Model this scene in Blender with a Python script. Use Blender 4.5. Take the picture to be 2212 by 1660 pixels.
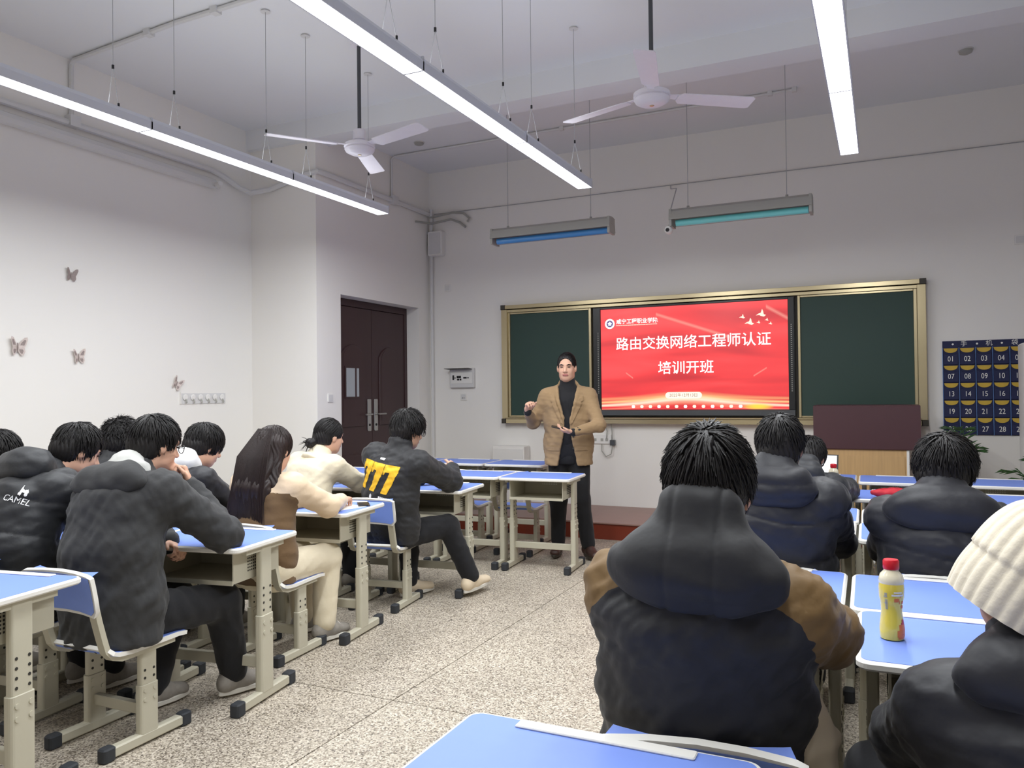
import bpy, bmesh, math, random
import numpy as np
from mathutils import Vector, Matrix, Euler
from mathutils.bvhtree import BVHTree

for o in list(bpy.data.objects):
    bpy.data.objects.remove(o, do_unlink=True)
scene = bpy.context.scene
COL = scene.collection
PI = math.pi
rad = math.radians

# ------------------------------------------------------------------ camera
def camera():
    yaw, pitch, roll = rad(25.28), rad(0.7245), rad(-0.638)
    F = Vector((-math.sin(yaw)*math.cos(pitch), math.cos(yaw)*math.cos(pitch), math.sin(pitch)))
    r = Vector((math.cos(yaw), math.sin(yaw), 0)); u = r.cross(F)
    R = math.cos(roll)*r + math.sin(roll)*u
    U = -math.sin(roll)*r + math.cos(roll)*u
    cd = bpy.data.cameras.new('camera'); co = bpy.data.objects.new('camera', cd); COL.objects.link(co)
    cd.sensor_fit = 'HORIZONTAL'; cd.sensor_width = 36.0; cd.lens = 1700.0/2212.0*36.0
    cd.clip_start = 0.05; cd.clip_end = 60
    M = Matrix((R, U, -F)).transposed().to_4x4(); M.translation = (0, 0, 1.42)
    co.matrix_world = M
    scene.camera = co
camera()

# ------------------------------------------------------------------ world, exposure
w = bpy.data.worlds.new('night'); scene.world = w; w.use_nodes = True
w.node_tree.nodes['Background'].inputs[0].default_value = (0.02, 0.025, 0.04, 1)
w.node_tree.nodes['Background'].inputs[1].default_value = 0.5
vs = scene.view_settings
vs.view_transform = 'Standard'; vs.look = 'None'; vs.gamma = 1.0; vs.use_curve_mapping = False
vs.exposure = 0.04
scene.cycles.max_bounces = 8; scene.cycles.diffuse_bounces = 5; scene.cycles.glossy_bounces = 3; scene.cycles.transmission_bounces = 4
LAMP_WATTS = 21.8        # per 1.2 m lamp, downwards
CEILING_FILL = 2.0            # added fill above each lamp, lifts the ceiling and upper walls
LAMP_COL = (0.95, 0.982, 1.0)

# ------------------------------------------------------------------ materials
def s2l(c):
    def f(v):
        v /= 255.0
        return v/12.92 if v <= 0.04045 else ((v+0.055)/1.055)**2.4
    return (f(c[0]), f(c[1]), f(c[2]), 1.0)
MATS = {}
def mat(name, rgb, rough=0.6, metal=0.0, var=0.0, vscale=6.0, bump=0.0, bscale=60.0, emit=0.0, spec=0.5,
        stretch=None, trans=0.0, sheen=0.0, coat=0.0, bdist=0.004):
    m = bpy.data.materials.new(name); m.use_nodes = True
    nt = m.node_tree; N = nt.nodes; L = nt.links
    b = N['Principled BSDF']; c = s2l(rgb)
    b.inputs['Base Color'].default_value = c
    b.inputs['Roughness'].default_value = rough
    b.inputs['Metallic'].default_value = metal
    b.inputs['Specular IOR Level'].default_value = spec
    b.inputs['Transmission Weight'].default_value = trans
    b.inputs['Sheen Weight'].default_value = sheen
    b.inputs['Coat Weight'].default_value = coat
    if emit:
        b.inputs['Emission Color'].default_value = c
        b.inputs['Emission Strength'].default_value = emit
    if var or bump:
        tc = N.new('ShaderNodeTexCoord'); mp = N.new('ShaderNodeMapping')
        L.new(tc.outputs['Object'], mp.inputs['Vector'])
        if stretch: mp.inputs['Scale'].default_value = stretch
    if var:
        n = N.new('ShaderNodeTexNoise'); n.inputs['Scale'].default_value = vscale; n.inputs['Detail'].default_value = 4
        L.new(mp.outputs[0], n.inputs['Vector'])
        mx = N.new('ShaderNodeMix'); mx.data_type = 'RGBA'
        mx.inputs[6].default_value = tuple(v*(1-var) for v in c[:3])+(1,)
        mx.inputs[7].default_value = tuple(min(1, v*(1+var)) for v in c[:3])+(1,)
        L.new(n.outputs['Fac'], mx.inputs[0]); L.new(mx.outputs[2], b.inputs['Base Color'])
    if bump:
        n2 = N.new('ShaderNodeTexNoise'); n2.inputs['Scale'].default_value = bscale; n2.inputs['Detail'].default_value = 3
        L.new(mp.outputs[0], n2.inputs['Vector'])
        bp = N.new('ShaderNodeBump'); bp.inputs['Strength'].default_value = bump; bp.inputs['Distance'].default_value = bdist
        L.new(n2.outputs['Fac'], bp.inputs['Height']); L.new(bp.outputs[0], b.inputs['Normal'])
    MATS[name] = m
    return m

mat('wall_paint', (237, 234, 229), 0.85, var=0.012, vscale=1.5, bump=0.05, bscale=120)
mat('ceiling_paint', (228, 229, 231), 0.9, var=0.012, vscale=1.2)
mat('white_plastic', (232, 230, 226), 0.4)
mat('grey_plastic', (168, 167, 160), 0.5)
mat('pipe_white', (214, 213, 212), 0.5)
mat('lamp_body', (214, 217, 226), 0.45)
mat('wire', (166, 166, 168), 0.5)
mat('fan_white', (232, 228, 236), 0.35, var=0.03, vscale=20)
mat('pole_grey', (78, 80, 84), 0.45, metal=0.3)
mat('dark', (28, 28, 30), 0.6)
mat('black_plastic', (30, 31, 33), 0.4, var=0.1, vscale=40)
mat('gold_frame', (186, 172, 138), 0.28, metal=0.75, var=0.05, vscale=3)
mat('frame_dark', (60, 55, 46), 0.5)
mat('chalkboard', (34, 62, 54), 0.55, var=0.10, vscale=2.2)
mat('bezel', (22, 23, 26), 0.3)
mat('bezel_grey', (74, 77, 80), 0.4)
mat('white_ink', (255, 250, 246), 0.5, emit=0.9)
mat('cream_ink', (255, 232, 208), 0.5, emit=0.8)
mat('navy_ink', (110, 105, 160), 0.5, emit=0.35)
mat('grey_ink', (120, 100, 100), 0.5, emit=0.2)
mat('gold_ink', (255, 190, 120), 0.5, emit=0.8)
mat('door_wood', (62, 40, 42), 0.42, var=0.14, vscale=5, stretch=(1, 1, 0.12), bump=0.08, bscale=25)
mat('door_dark', (40, 26, 27), 0.5)
mat('steel', (178, 176, 174), 0.3, metal=0.85)
mat('glass_door', (172, 178, 182), 0.25, spec=0.6)
mat('podium_top', (152, 120, 110), 0.4, var=0.08, vscale=9)
mat('podium_riser', (118, 48, 30), 0.35, var=0.12, vscale=5)
mat('lectern_top', (74, 42, 46), 0.45, var=0.06, vscale=12)
mat('lectern_wood', (196, 160, 112), 0.45, var=0.18, vscale=9, stretch=(6, 6, 0.35))
mat('steel_frame', (192, 187, 168), 0.45, var=0.02, vscale=20)
mat('frame_hole', (48, 46, 42), 0.8)
mat('edge_white', (238, 236, 230), 0.35)
mat('laminate', (122, 150, 230), 0.5, var=0.02, vscale=30)
mat('rubber', (48, 51, 56), 0.7)
mat('skin', (214, 168, 143), 0.5, var=0.05, vscale=30, spec=0.35)
mat('lips', (172, 104, 98), 0.45)
mat('eye_dark', (30, 24, 22), 0.25)
mat('hair', (25, 22, 22), 0.5, var=0.35, vscale=30, bump=0.6, bscale=140, stretch=(1, 1, 0.25), spec=0.35, bdist=0.003)
mat('hair_brown', (42, 31, 29), 0.46, var=0.4, vscale=26, bump=0.6, bscale=150, stretch=(1.6, 1.6, 0.1), spec=0.35, bdist=0.003)
def fabric(name, rgb, rough=0.8, fold=0.35, fs=14, spec=0.3, sheen=0.1):
    return mat(name, rgb, rough, var=0.10, vscale=8, bump=fold, bscale=fs, spec=spec, sheen=sheen, bdist=0.012)
fabric('black_nylon', (40, 41, 44), 0.55, spec=0.4)
fabric('black_shell', (44, 44, 46), 0.6)
fabric('navy_black', (35, 35, 40), 0.55, spec=0.38)
fabric('charcoal', (52, 52, 53), 0.75)
fabric('black_cotton', (30, 30, 33), 0.85)
fabric('tan_shell', (134, 102, 56), 0.7)
fabric('camel_wool', (150, 124, 92), 0.85, fold=0.2, fs=20)
fabric('cream_wool', (226, 214, 186), 0.9, fold=0.25, fs=20, sheen=0.3)
fabric('knit_beige', (226, 202, 172), 0.9, fold=0.25, fs=24, sheen=0.3)
fabric('cream_trouser', (224, 212, 186), 0.85)
fabric('brown_vest', (110, 86, 60), 0.65)
fabric('white_cloth', (226, 226, 226), 0.8)
fabric('grey_lining', (188, 188, 184), 0.9)
fabric('beanie_knit', (232, 222, 200), 0.95, fold=0.2, fs=60, sheen=0.4)
def two_tone(name, a, b, rough=0.65):
    # one cloth in two dyed panels: the panel border is stored on the mesh as the attribute 'panel'
    m = mat(name, a, rough, bump=0.35, bscale=14, spec=0.35, sheen=0.1, bdist=0.012); nt = m.node_tree; N = nt.nodes; L = nt.links
    at = N.new('ShaderNodeAttribute'); at.attribute_name = 'panel'
    gt = N.new('ShaderNodeMath'); gt.operation = 'GREATER_THAN'; gt.inputs[1].default_value = 0.0; L.new(at.outputs['Fac'], gt.inputs[0])
    mx = N.new('ShaderNodeMix'); mx.data_type = 'RGBA'; mx.inputs[6].default_value = s2l(a); mx.inputs[7].default_value = s2l(b)
    L.new(gt.outputs[0], mx.inputs[0]); L.new(mx.outputs[2], N['Principled BSDF'].inputs['Base Color'])
two_tone('black_tan', (40, 40, 43), (118, 91, 52)); two_tone('vest_knit', (110, 86, 60), (226, 202, 172), 0.85)
mat('yellow_print', (244, 190, 42), 0.7)
mat('white_print', (236, 236, 236), 0.7)
mat('shoe_cream', (226, 208, 180), 0.7, var=0.05, vscale=30)
mat('shoe_grey', (150, 144, 136), 0.7, var=0.25, vscale=40)
mat('shoe_brown', (66, 44, 38), 0.45)
mat('sole_white', (224, 220, 210), 0.6)
mat('canvas_bag', (206, 192, 168), 0.9, var=0.06)
mat('glasses', (30, 30, 32), 0.3)
mat('lens', (235, 238, 240), 0.05, trans=1.0)
mat('butterfly', (206, 192, 186), 0.6, var=0.35, vscale=60)
mat('butterfly_dark', (150, 136, 132), 0.6, var=0.3, vscale=60)
mat('chart_navy', (28, 34, 74), 0.7, var=0.1, vscale=20)
mat('chart_yellow', (206, 172, 66), 0.7, var=0.15, vscale=30)
mat('chart_trim', (96, 130, 186), 0.6)
mat('leaf', (58, 92, 48), 0.5, var=0.2, vscale=20)
mat('pot', (120, 110, 100), 0.6)
mat('soil', (60, 45, 35), 0.9)
mat('bottle_juice', (238, 214, 84), 0.2, coat=0.6, var=0.03)
mat('bottle_clear', (236, 228, 200), 0.12, coat=0.5)
mat('bottle_cap', (206, 26, 44), 0.35)
mat('bottle_orange', (232, 120, 40), 0.3)
mat('bottle_red', (206, 50, 44), 0.3)
mat('red_cloth', (196, 40, 54), 0.7)
mat('snack', (104, 92, 60), 0.6)
mat('laptop_grey', (90, 92, 96), 0.4, metal=0.5)
mat('laptop_screen', (246, 246, 252), 0.3, emit=0.9)
mat('phone', (32, 33, 38), 0.2)
mat('paper', (238, 236, 230), 0.8)

def terrazzo():
    m = bpy.data.materials.new('terrazzo'); m.use_nodes = True; nt = m.node_tree; N = nt.nodes; L = nt.links
    b = N['Principled BSDF']; b.inputs['Roughness'].default_value = 0.42
    g = N.new('ShaderNodeNewGeometry')
    v = N.new('ShaderNodeTexVoronoi'); v.inputs['Scale'].default_value = 150
    L.new(g.outputs['Position'], v.inputs['Vector'])
    cr = N.new('ShaderNodeValToRGB'); cr.color_ramp.interpolation = 'CONSTANT'
    e = cr.color_ramp.elements
    e[0].position = 0; e[0].color = s2l((134, 124, 109))
    e[1].position = 0.20; e[1].color = s2l((178, 168, 153))
    for p, c in ((0.45, (198, 188, 171)), (0.66, (216, 206, 190)), (0.84, (164, 152, 138)), (0.94, (98, 90, 82))):
        x = e.new(p); x.color = s2l(c)
    sep = N.new('ShaderNodeSeparateColor'); L.new(v.outputs['Color'], sep.inputs[0]); L.new(sep.outputs[0], cr.inputs[0])
    n = N.new('ShaderNodeTexNoise'); n.inputs['Scale'].default_value = 2.2; n.inputs['Detail'].default_value = 5
    L.new(g.outputs['Position'], n.inputs['Vector'])
    mr = N.new('ShaderNodeMapRange'); mr.inputs[1].default_value = 0.3; mr.inputs[2].default_value = 0.7
    mr.inputs[3].default_value = 0.86; mr.inputs[4].default_value = 1.04
    L.new(n.outputs['Fac'], mr.inputs[0])
    mx = N.new('ShaderNodeMix'); mx.data_type = 'RGBA'; mx.blend_type = 'MULTIPLY'; mx.inputs[0].default_value = 1
    L.new(cr.outputs[0], mx.inputs[6]); L.new(mr.outputs[0], mx.inputs[7]); L.new(mx.outputs[2], b.inputs['Base Color'])
    MATS['terrazzo'] = m
terrazzo()
mat('floor_joint', (96, 88, 80), 0.9)

def slide_material():
    # the lit slide: red silk folds, thin light streaks, a gold burst along the lower edge (object coords: x 0..W, z 0..H)
    m = bpy.data.materials.new('slide'); m.use_nodes = True; nt = m.node_tree; N = nt.nodes; L = nt.links
    b = N['Principled BSDF']; b.inputs['Base Color'].default_value = (0.01, 0.01, 0.01, 1); b.inputs['Roughness'].default_value = 0.3
    tc = N.new('ShaderNodeTexCoord'); sp = N.new('ShaderNodeSeparateXYZ'); L.new(tc.outputs['Object'], sp.inputs[0])
    def math_(op, a, bb=None, clamp=False):
        n = N.new('ShaderNodeMath'); n.operation = op; n.use_clamp = clamp
        for i, v in enumerate((a, bb)):
            if v is None: continue
            if isinstance(v, (int, float)): n.inputs[i].default_value = v
            else: L.new(v, n.inputs[i])
        return n.outputs[0]
    def mixc(f, a, c):
        n = N.new('ShaderNodeMix'); n.data_type = 'RGBA'; L.new(f, n.inputs[0])
        for i, v in ((6, a), (7, c)):
            if isinstance(v, tuple): n.inputs[i].default_value = v
            else: L.new(v, n.inputs[i])
        return n.outputs[2]
    X, Z = sp.outputs[0], sp.outputs[2]
    mp = N.new('ShaderNodeMapping'); mp.inputs['Rotation'].default_value = (0, rad(-28), 0); mp.inputs['Scale'].default_value = (0.5, 1, 2.6)
    L.new(tc.outputs['Object'], mp.inputs[0])
    no = N.new('ShaderNodeTexNoise'); no.inputs['Scale'].default_value = 1.5; no.inputs['Detail'].default_value = 2; no.inputs['Distortion'].default_value = 0.6
    L.new(mp.outputs[0], no.inputs['Vector'])
    fold = N.new('ShaderNodeValToRGB'); e = fold.color_ramp.elements
    e[0].position = 0.3; e[0].color = s2l((208, 48, 56)); e[1].position = 0.7; e[1].color = s2l((255, 82, 84))
    x = e.new(0.5); x.color = s2l((246, 62, 66))
    L.new(no.outputs['Fac'], fold.inputs[0]); col = fold.outputs[0]
    # two diagonal light streaks
    for (x0, z0, sl, wd, x1) in ((0.62, 1.02, -0.36, 0.012, 1.4), (1.75, 1.04, -0.62, 0.014, 2.2), (0.28, 0.40, -0.75, 0.006, 0.36), (1.62, 0.34, 0.62, 0.006, 1.75)):
        d = math_('ABSOLUTE', math_('SUBTRACT', math_('SUBTRACT', Z, z0), math_('MULTIPLY', math_('SUBTRACT', X, x0), sl)))
        f = math_('SUBTRACT', 1.0, math_('DIVIDE', d, wd*2), True)
        f = math_('MULTIPLY', f, math_('GREATER_THAN', X, x0)); f = math_('MULTIPLY', f, math_('LESS_THAN', X, x1))
        col = mixc(math_('MULTIPLY', f, 0.55), col, s2l((255, 178, 160)))
    # gold bands curving up to the middle of the lower edge
    for (zc, amp, wd, c, s) in ((0.155, 0.05, 0.02, (255, 176, 120), 0.75), (0.115, 0.07, 0.016, (255, 220, 150), 0.9), (0.075, 0.09, 0.018, (255, 244, 214), 0.95), (0.03, 0.10, 0.012, (255, 150, 120), 0.7)):
        xx = math_('DIVIDE', math_('SUBTRACT', X, 0.93), 0.55)
        bell = math_('DIVIDE', 1.0, math_('ADD', 1.0, math_('MULTIPLY', xx, xx)))
        zz = math_('ADD', zc-0.055, math_('MULTIPLY', bell, amp))
        d = math_('ABSOLUTE', math_('SUBTRACT', Z, zz))
        ww = math_('ADD', wd*0.5, math_('MULTIPLY', bell, wd*2.2))
        f = math_('SUBTRACT', 1.0, math_('DIVIDE', d, ww), True)
        col = mixc(math_('MULTIPLY', f, s), col, s2l(c))
    # a yellow flare to the right of the lower edge
    dx = math_('DIVIDE', math_('SUBTRACT', X, 1.66), 0.16); dz = math_('DIVIDE', math_('SUBTRACT', Z, 0.03), 0.035)
    rr = math_('ADD', math_('MULTIPLY', dx, dx), math_('MULTIPLY', dz, dz))
    col = mixc(math_('SUBTRACT', 1.0, rr, True), col, s2l((255, 226, 70)))
    L.new(col, b.inputs['Emission Color']); b.inputs['Emission Strength'].default_value = 1.0
    MATS['slide'] = m
slide_material()
def lit(name, rgb, strength):
    m = bpy.data.materials.new(name); m.use_nodes = True; nt = m.node_tree
    b = nt.nodes['Principled BSDF']; b.inputs['Base Color'].default_value = (0.8, 0.8, 0.8, 1)
    b.inputs['Emission Color'].default_value = s2l(rgb); b.inputs['Emission Strength'].default_value = strength
    MATS[name] = m
lit('diffuser', (250, 252, 255), 5.0)
mat('tube_cyan', (120, 214, 216), 0.3, coat=0.5)
mat('tube_blue', (70, 140, 205), 0.3, coat=0.5)

# ------------------------------------------------------------------ mesh helpers
class MB:
    def __init__(s): s.v = []; s.f = []; s.mi = []
    def add(s, V, Fc, M=None, mi=0):
        o = len(s.v)
        s.v += [tuple(M @ Vector(p)) if M else tuple(p) for p in V]
        s.f += [tuple(i+o for i in q) for q in Fc]; s.mi += [mi]*len(Fc)
        return s
    def box(s, x0, x1, y0, y1, z0, z1, M=None, mi=0):
        V = [(x0,y0,z0),(x1,y0,z0),(x1,y1,z0),(x0,y1,z0),(x0,y0,z1),(x1,y0,z1),(x1,y1,z1),(x0,y1,z1)]
        return s.add(V, [(3,2,1,0),(4,5,6,7),(0,1,5,4),(1,2,6,5),(2,3,7,6),(3,0,4,7)], M, mi)
    def cbox(s, c, d, M=None, mi=0):
        return s.box(c[0]-d[0]/2, c[0]+d[0]/2, c[1]-d[1]/2, c[1]+d[1]/2, c[2]-d[2]/2, c[2]+d[2]/2, M, mi)
    def prism(s, poly, z0, z1, M=None, bev=0.0, mi=0):
        n = len(poly)
        if bev:
            cx = sum(p[0] for p in poly)/n; cy = sum(p[1] for p in poly)/n
            def ins(d):
                out = []
                for i in range(n):
                    a = Vector(poly[i-1]); p = Vector(poly[i]); c = Vector(poly[(i+1) % n])
                    e1 = (p-a); e2 = (c-p)
                    n1 = Vector((-e1.y, e1.x)).normalized(); n2 = Vector((-e2.y, e2.x)).normalized()
                    nn = (n1+n2); nn = nn.normalized() if nn.length > 1e-9 else n1
                    out.append(p+nn*d)
                return out
            ip = ins(bev)
            rings = [(ip, z0), (poly, z0+bev), (poly, z1-bev), (ip, z1)]
        else:
            rings = [(poly, z0), (poly, z1)]
        V = [(p[0], p[1], z) for r, z in rings for p in r]; Fc = []
        k = len(rings)
        for r in range(k-1):
            for i in range(n):
                j = (i+1) % n
                Fc.append((r*n+i, r*n+j, (r+1)*n+j, (r+1)*n+i))
        Fc.append(tuple(range(n-1, -1, -1))); Fc.append(tuple((k-1)*n+i for i in range(n)))
        return s.add(V, Fc, M, mi)
    def tube(s, pts, r, n=8, M=None, cap=True, mi=0, sec=None):
        pts = [Vector(p) for p in pts]; V = []; Fc = []
        rs = r if isinstance(r, (list, tuple)) else [r]*len(pts)
        up = None; m = len(pts)
        for i, p in enumerate(pts):
            t = (pts[min(i+1, m-1)]-pts[max(i-1, 0)]).normalized()
            if up is None:
                up = Vector((0, 0, 1)) if abs(t.z) < 0.9 else Vector((1, 0, 0))
            a = t.cross(up); a.normalize(); b = a.cross(t).normalized(); up = b
            if sec:
                for (u, v) in sec: V.append(p+a*u*rs[i]+b*v*rs[i])
            else:
                for k in range(n):
                    an = 2*PI*k/n; V.append(p+(a*math.cos(an)+b*math.sin(an))*rs[i])
        if sec: n = len(sec)
        for i in range(m-1):
            for k in range(n):
                j = (k+1) % n; Fc.append((i*n+k, i*n+j, (i+1)*n+j, (i+1)*n+k))
        if cap:
            Fc.append(tuple(range(n-1, -1, -1))); Fc.append(tuple((m-1)*n+k for k in range(n)))
        return s.add(V, Fc, M, mi)
    def lathe(s, prof, n=24, M=None, mi=0):
        V = []; Fc = []; m = len(prof)
        for (r, z) in prof:
            for k in range(n):
                a = 2*PI*k/n; V.append((r*math.cos(a), r*math.sin(a), z))
        for i in range(m-1):
            for k in range(n):
                j = (k+1) % n; Fc.append((i*n+k, i*n+j, (i+1)*n+j, (i+1)*n+k))
        Fc.append(tuple(range(n-1, -1, -1))); Fc.append(tuple((m-1)*n+k for k in range(n)))
        return s.add(V, Fc, M, mi)
    def disc(s, c, r, axis=2, n=8, mi=0, h=0.002):
        M = Matrix.Translation(c)
        if axis == 0: M = M @ Matrix.Rotation(PI/2, 4, 'Y')
        if axis == 1: M = M @ Matrix.Rotation(PI/2, 4, 'X')
        return s.lathe([(r, -h/2), (r, h/2)], n, M, mi)
    def mesh(s, name, mats, smooth=False):
        me = bpy.data.meshes.new(name)
        me.from_pydata(s.v, [], s.f)
        for mm in (mats if isinstance(mats, (list, tuple)) else [mats]): me.materials.append(MATS[mm])
        if any(s.mi): me.polygons.foreach_set('material_index', s.mi)
        bm = bmesh.new(); bm.from_mesh(me); bmesh.ops.recalc_face_normals(bm, faces=bm.faces); bm.to_mesh(me); bm.free()
        if smooth:
            me.polygons.foreach_set('use_smooth', [True]*len(me.polygons)); me.set_sharp_from_angle(angle=rad(38))
        me.update()
        return me
    def obj(s, name, mats, parent=None, smooth=False):
        return link(name, s.mesh(name, mats, smooth), parent)

def link(name, me, parent=None):
    o = bpy.data.objects.new(name, me); COL.objects.link(o)
    if parent: o.parent = parent
    return o
def tag(o, label, cat, group=None):
    o['label'] = label; o['category'] = cat
    if group: o['group'] = group
    return o
def thing(name, label, cat, loc=(0, 0, 0), rz=0.0, group=None):
    o = bpy.data.objects.new(name, None); COL.objects.link(o); o.empty_display_size = 0.1
    o.location = loc; o.rotation_euler = (0, 0, rz)
    return tag(o, label, cat, group)
def struct(o): o['kind'] = 'structure'; return o
def stuff(o): o['kind'] = 'stuff'; return o
def copy_tree(o, parent=None):
    c = o.copy(); COL.objects.link(c); c.parent = parent
    for ch in [x for x in KIDS.get(o.name, [])]:
        copy_tree(ch, c)
    return c
KIDS = {}
def index_kids(o):
    KIDS[o.name] = list(o.children)
    for c in o.children: index_kids(c)
def rrect(w, d, r, n=5, cx=0, cy=0):
    out = []
    for (sx, sy, a0) in ((1, 1, 0), (-1, 1, 90), (-1, -1, 180), (1, -1, 270)):
        for i in range(n+1):
            a = rad(a0+90*i/n); out.append((cx+sx*(w/2-r)+r*math.cos(a), cy+sy*(d/2-r)+r*math.sin(a)))
    return out
FONT = None
def text_mesh(body, size, name='lettering', align='CENTER', extrude=0.0, bold=0.0):
    cu = bpy.data.curves.new(name, 'FONT'); cu.body = body; cu.size = size; cu.align_x = align; cu.align_y = 'CENTER'
    cu.extrude = extrude; cu.offset = bold; cu.resolution_u = 3
    to = bpy.data.objects.new(name, cu); COL.objects.link(to)
    dg = bpy.context.evaluated_depsgraph_get()
    me = bpy.data.meshes.new_from_object(to.evaluated_get(dg))
    bpy.data.objects.remove(to); me.name = name
    return me
def text(body, size, matn, parent, loc, rot=(PI/2, 0, 0), name='lettering', align='CENTER', bold=0.0, scale=None):
    me = text_mesh(body, size, name, align, 0.0, bold); me.materials.clear(); me.materials.append(MATS[matn])
    o = link(name, me, parent); o.location = loc; o.rotation_euler = rot
    if scale: o.scale = scale
    return o
# ------------------------------------------------------------------ the room
XL, XR, XD, YB, YF, ZC = -5.90, 2.25, -5.06, -2.0, 8.36, 4.16
YD = 6.208                       # the wall steps in here towards the door
fl = struct(MB().box(XL-0.2, XR+0.2, YB-0.2, YF+0.2, -0.12, -0.012).obj('floor', 'floor_joint'))
def floor_tiles():
    xs = [XL]+[-2.087+1.25*k for k in range(-3, 4) if XL < -2.087+1.25*k < XR]+[XR]
    ys = [YB]+[3.084+1.25*k for k in range(-6, 5) if YB < 3.084+1.25*k < YF]+[YF]
    cache = {}; g = 0.0028
    for i in range(len(xs)-1):
        for j in range(len(ys)-1):
            wd, dp = xs[i+1]-xs[i]-2*g, ys[j+1]-ys[j]-2*g
            k = (round(wd, 3), round(dp, 3))
            if k not in cache:
                cache[k] = MB().prism([(-wd/2, -dp/2), (wd/2, -dp/2), (wd/2, dp/2), (-wd/2, dp/2)], -0.012, 0.0, bev=0.0012).mesh('floor_slab', 'terrazzo')
            o = link('floor_slab', cache[k], fl); o.location = ((xs[i]+xs[i+1])/2, (ys[j]+ys[j+1])/2, 0)
floor_tiles()
struct(MB().box(XL-0.2, XR+0.2, YB-0.2, YF+0.2, ZC, ZC+0.15).obj('ceiling', 'ceiling_paint'))
struct(MB().box(XL, XR, 6.14, 6.42, 3.955, ZC).obj('trim_1', 'ceiling_paint'))          # the ceiling beam
struct(MB().box(XL-0.2, XL, YB-0.2, YD, 0, ZC).obj('wall_left', 'wall_paint'))
m = MB(); m.box(XL-0.2, XD, YD, 6.59, 0, ZC); m.box(XL-0.2, XD, 6.59, 8.10, 2.47, ZC); m.box(XL-0.2, XD, 8.10, YF, 0, ZC)
m.box(XL-0.2, -5.34, 6.59, 8.10, 0, 2.47)
struct(m.obj('wall_door_side', 'wall_paint'))
struct(MB().box(XL-0.2, XR+0.2, YF, YF+0.2, 0, ZC).obj('wall_front', 'wall_paint'))
struct(MB().box(XL-0.2, XR+0.2, YB-0.2, YB, 0, ZC).obj('wall_back', 'wall_paint'))
m = MB(); m.box(XR, XR+0.2, YB, YF, 0, 0.95); m.box(XR, XR+0.2, YB, YF, 2.9, ZC)
WY = [(-1.6, 0.0), (0.6, 2.4), (3.0, 5.0), (5.6, 7.4)]
prev = YB
for a, b in WY: m.box(XR, XR+0.2, prev, a, 0.95, 2.9); prev = b
m.box(XR, XR+0.2, prev, YF, 0.95, 2.9)
struct(m.obj('wall_right', 'wall_paint'))
mat('night_glass', (20, 24, 34), 0.06)
for n, (a, b) in enumerate(WY):
    m = MB(); t = 0.05
    m.box(XR+0.06, XR+0.12, a, b, 0.95, 0.95+t); m.box(XR+0.06, XR+0.12, a, b, 2.9-t, 2.9)
    m.box(XR+0.06, XR+0.12, a, a+t, 0.95, 2.9); m.box(XR+0.06, XR+0.12, b-t, b, 0.95, 2.9); m.box(XR+0.06, XR+0.12, (a+b)/2-t/2, (a+b)/2+t/2, 0.95, 2.9)
    wo = struct(m.obj('window_%d' % (n+1), 'white_plastic'))
    for c, d in ((a+t, (a+b)/2-t/2), ((a+b)/2+t/2, b-t)):
        MB().box(XR+0.085, XR+0.095, c, d, 0.95+t, 2.9-t).obj('pane', 'night_glass', wo)

# the teaching platform in front of the board
pl = struct(MB().box(-4.55, 1.15, 7.285, YF, 0.0, 0.150).obj('trim_2', 'podium_riser'))
MB().prism([(-4.56, 7.27), (1.16, 7.27), (1.16, YF), (-4.56, YF)], 0.150, 0.168, bev=0.004).obj('platform_top', 'podium_top', pl)

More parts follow.
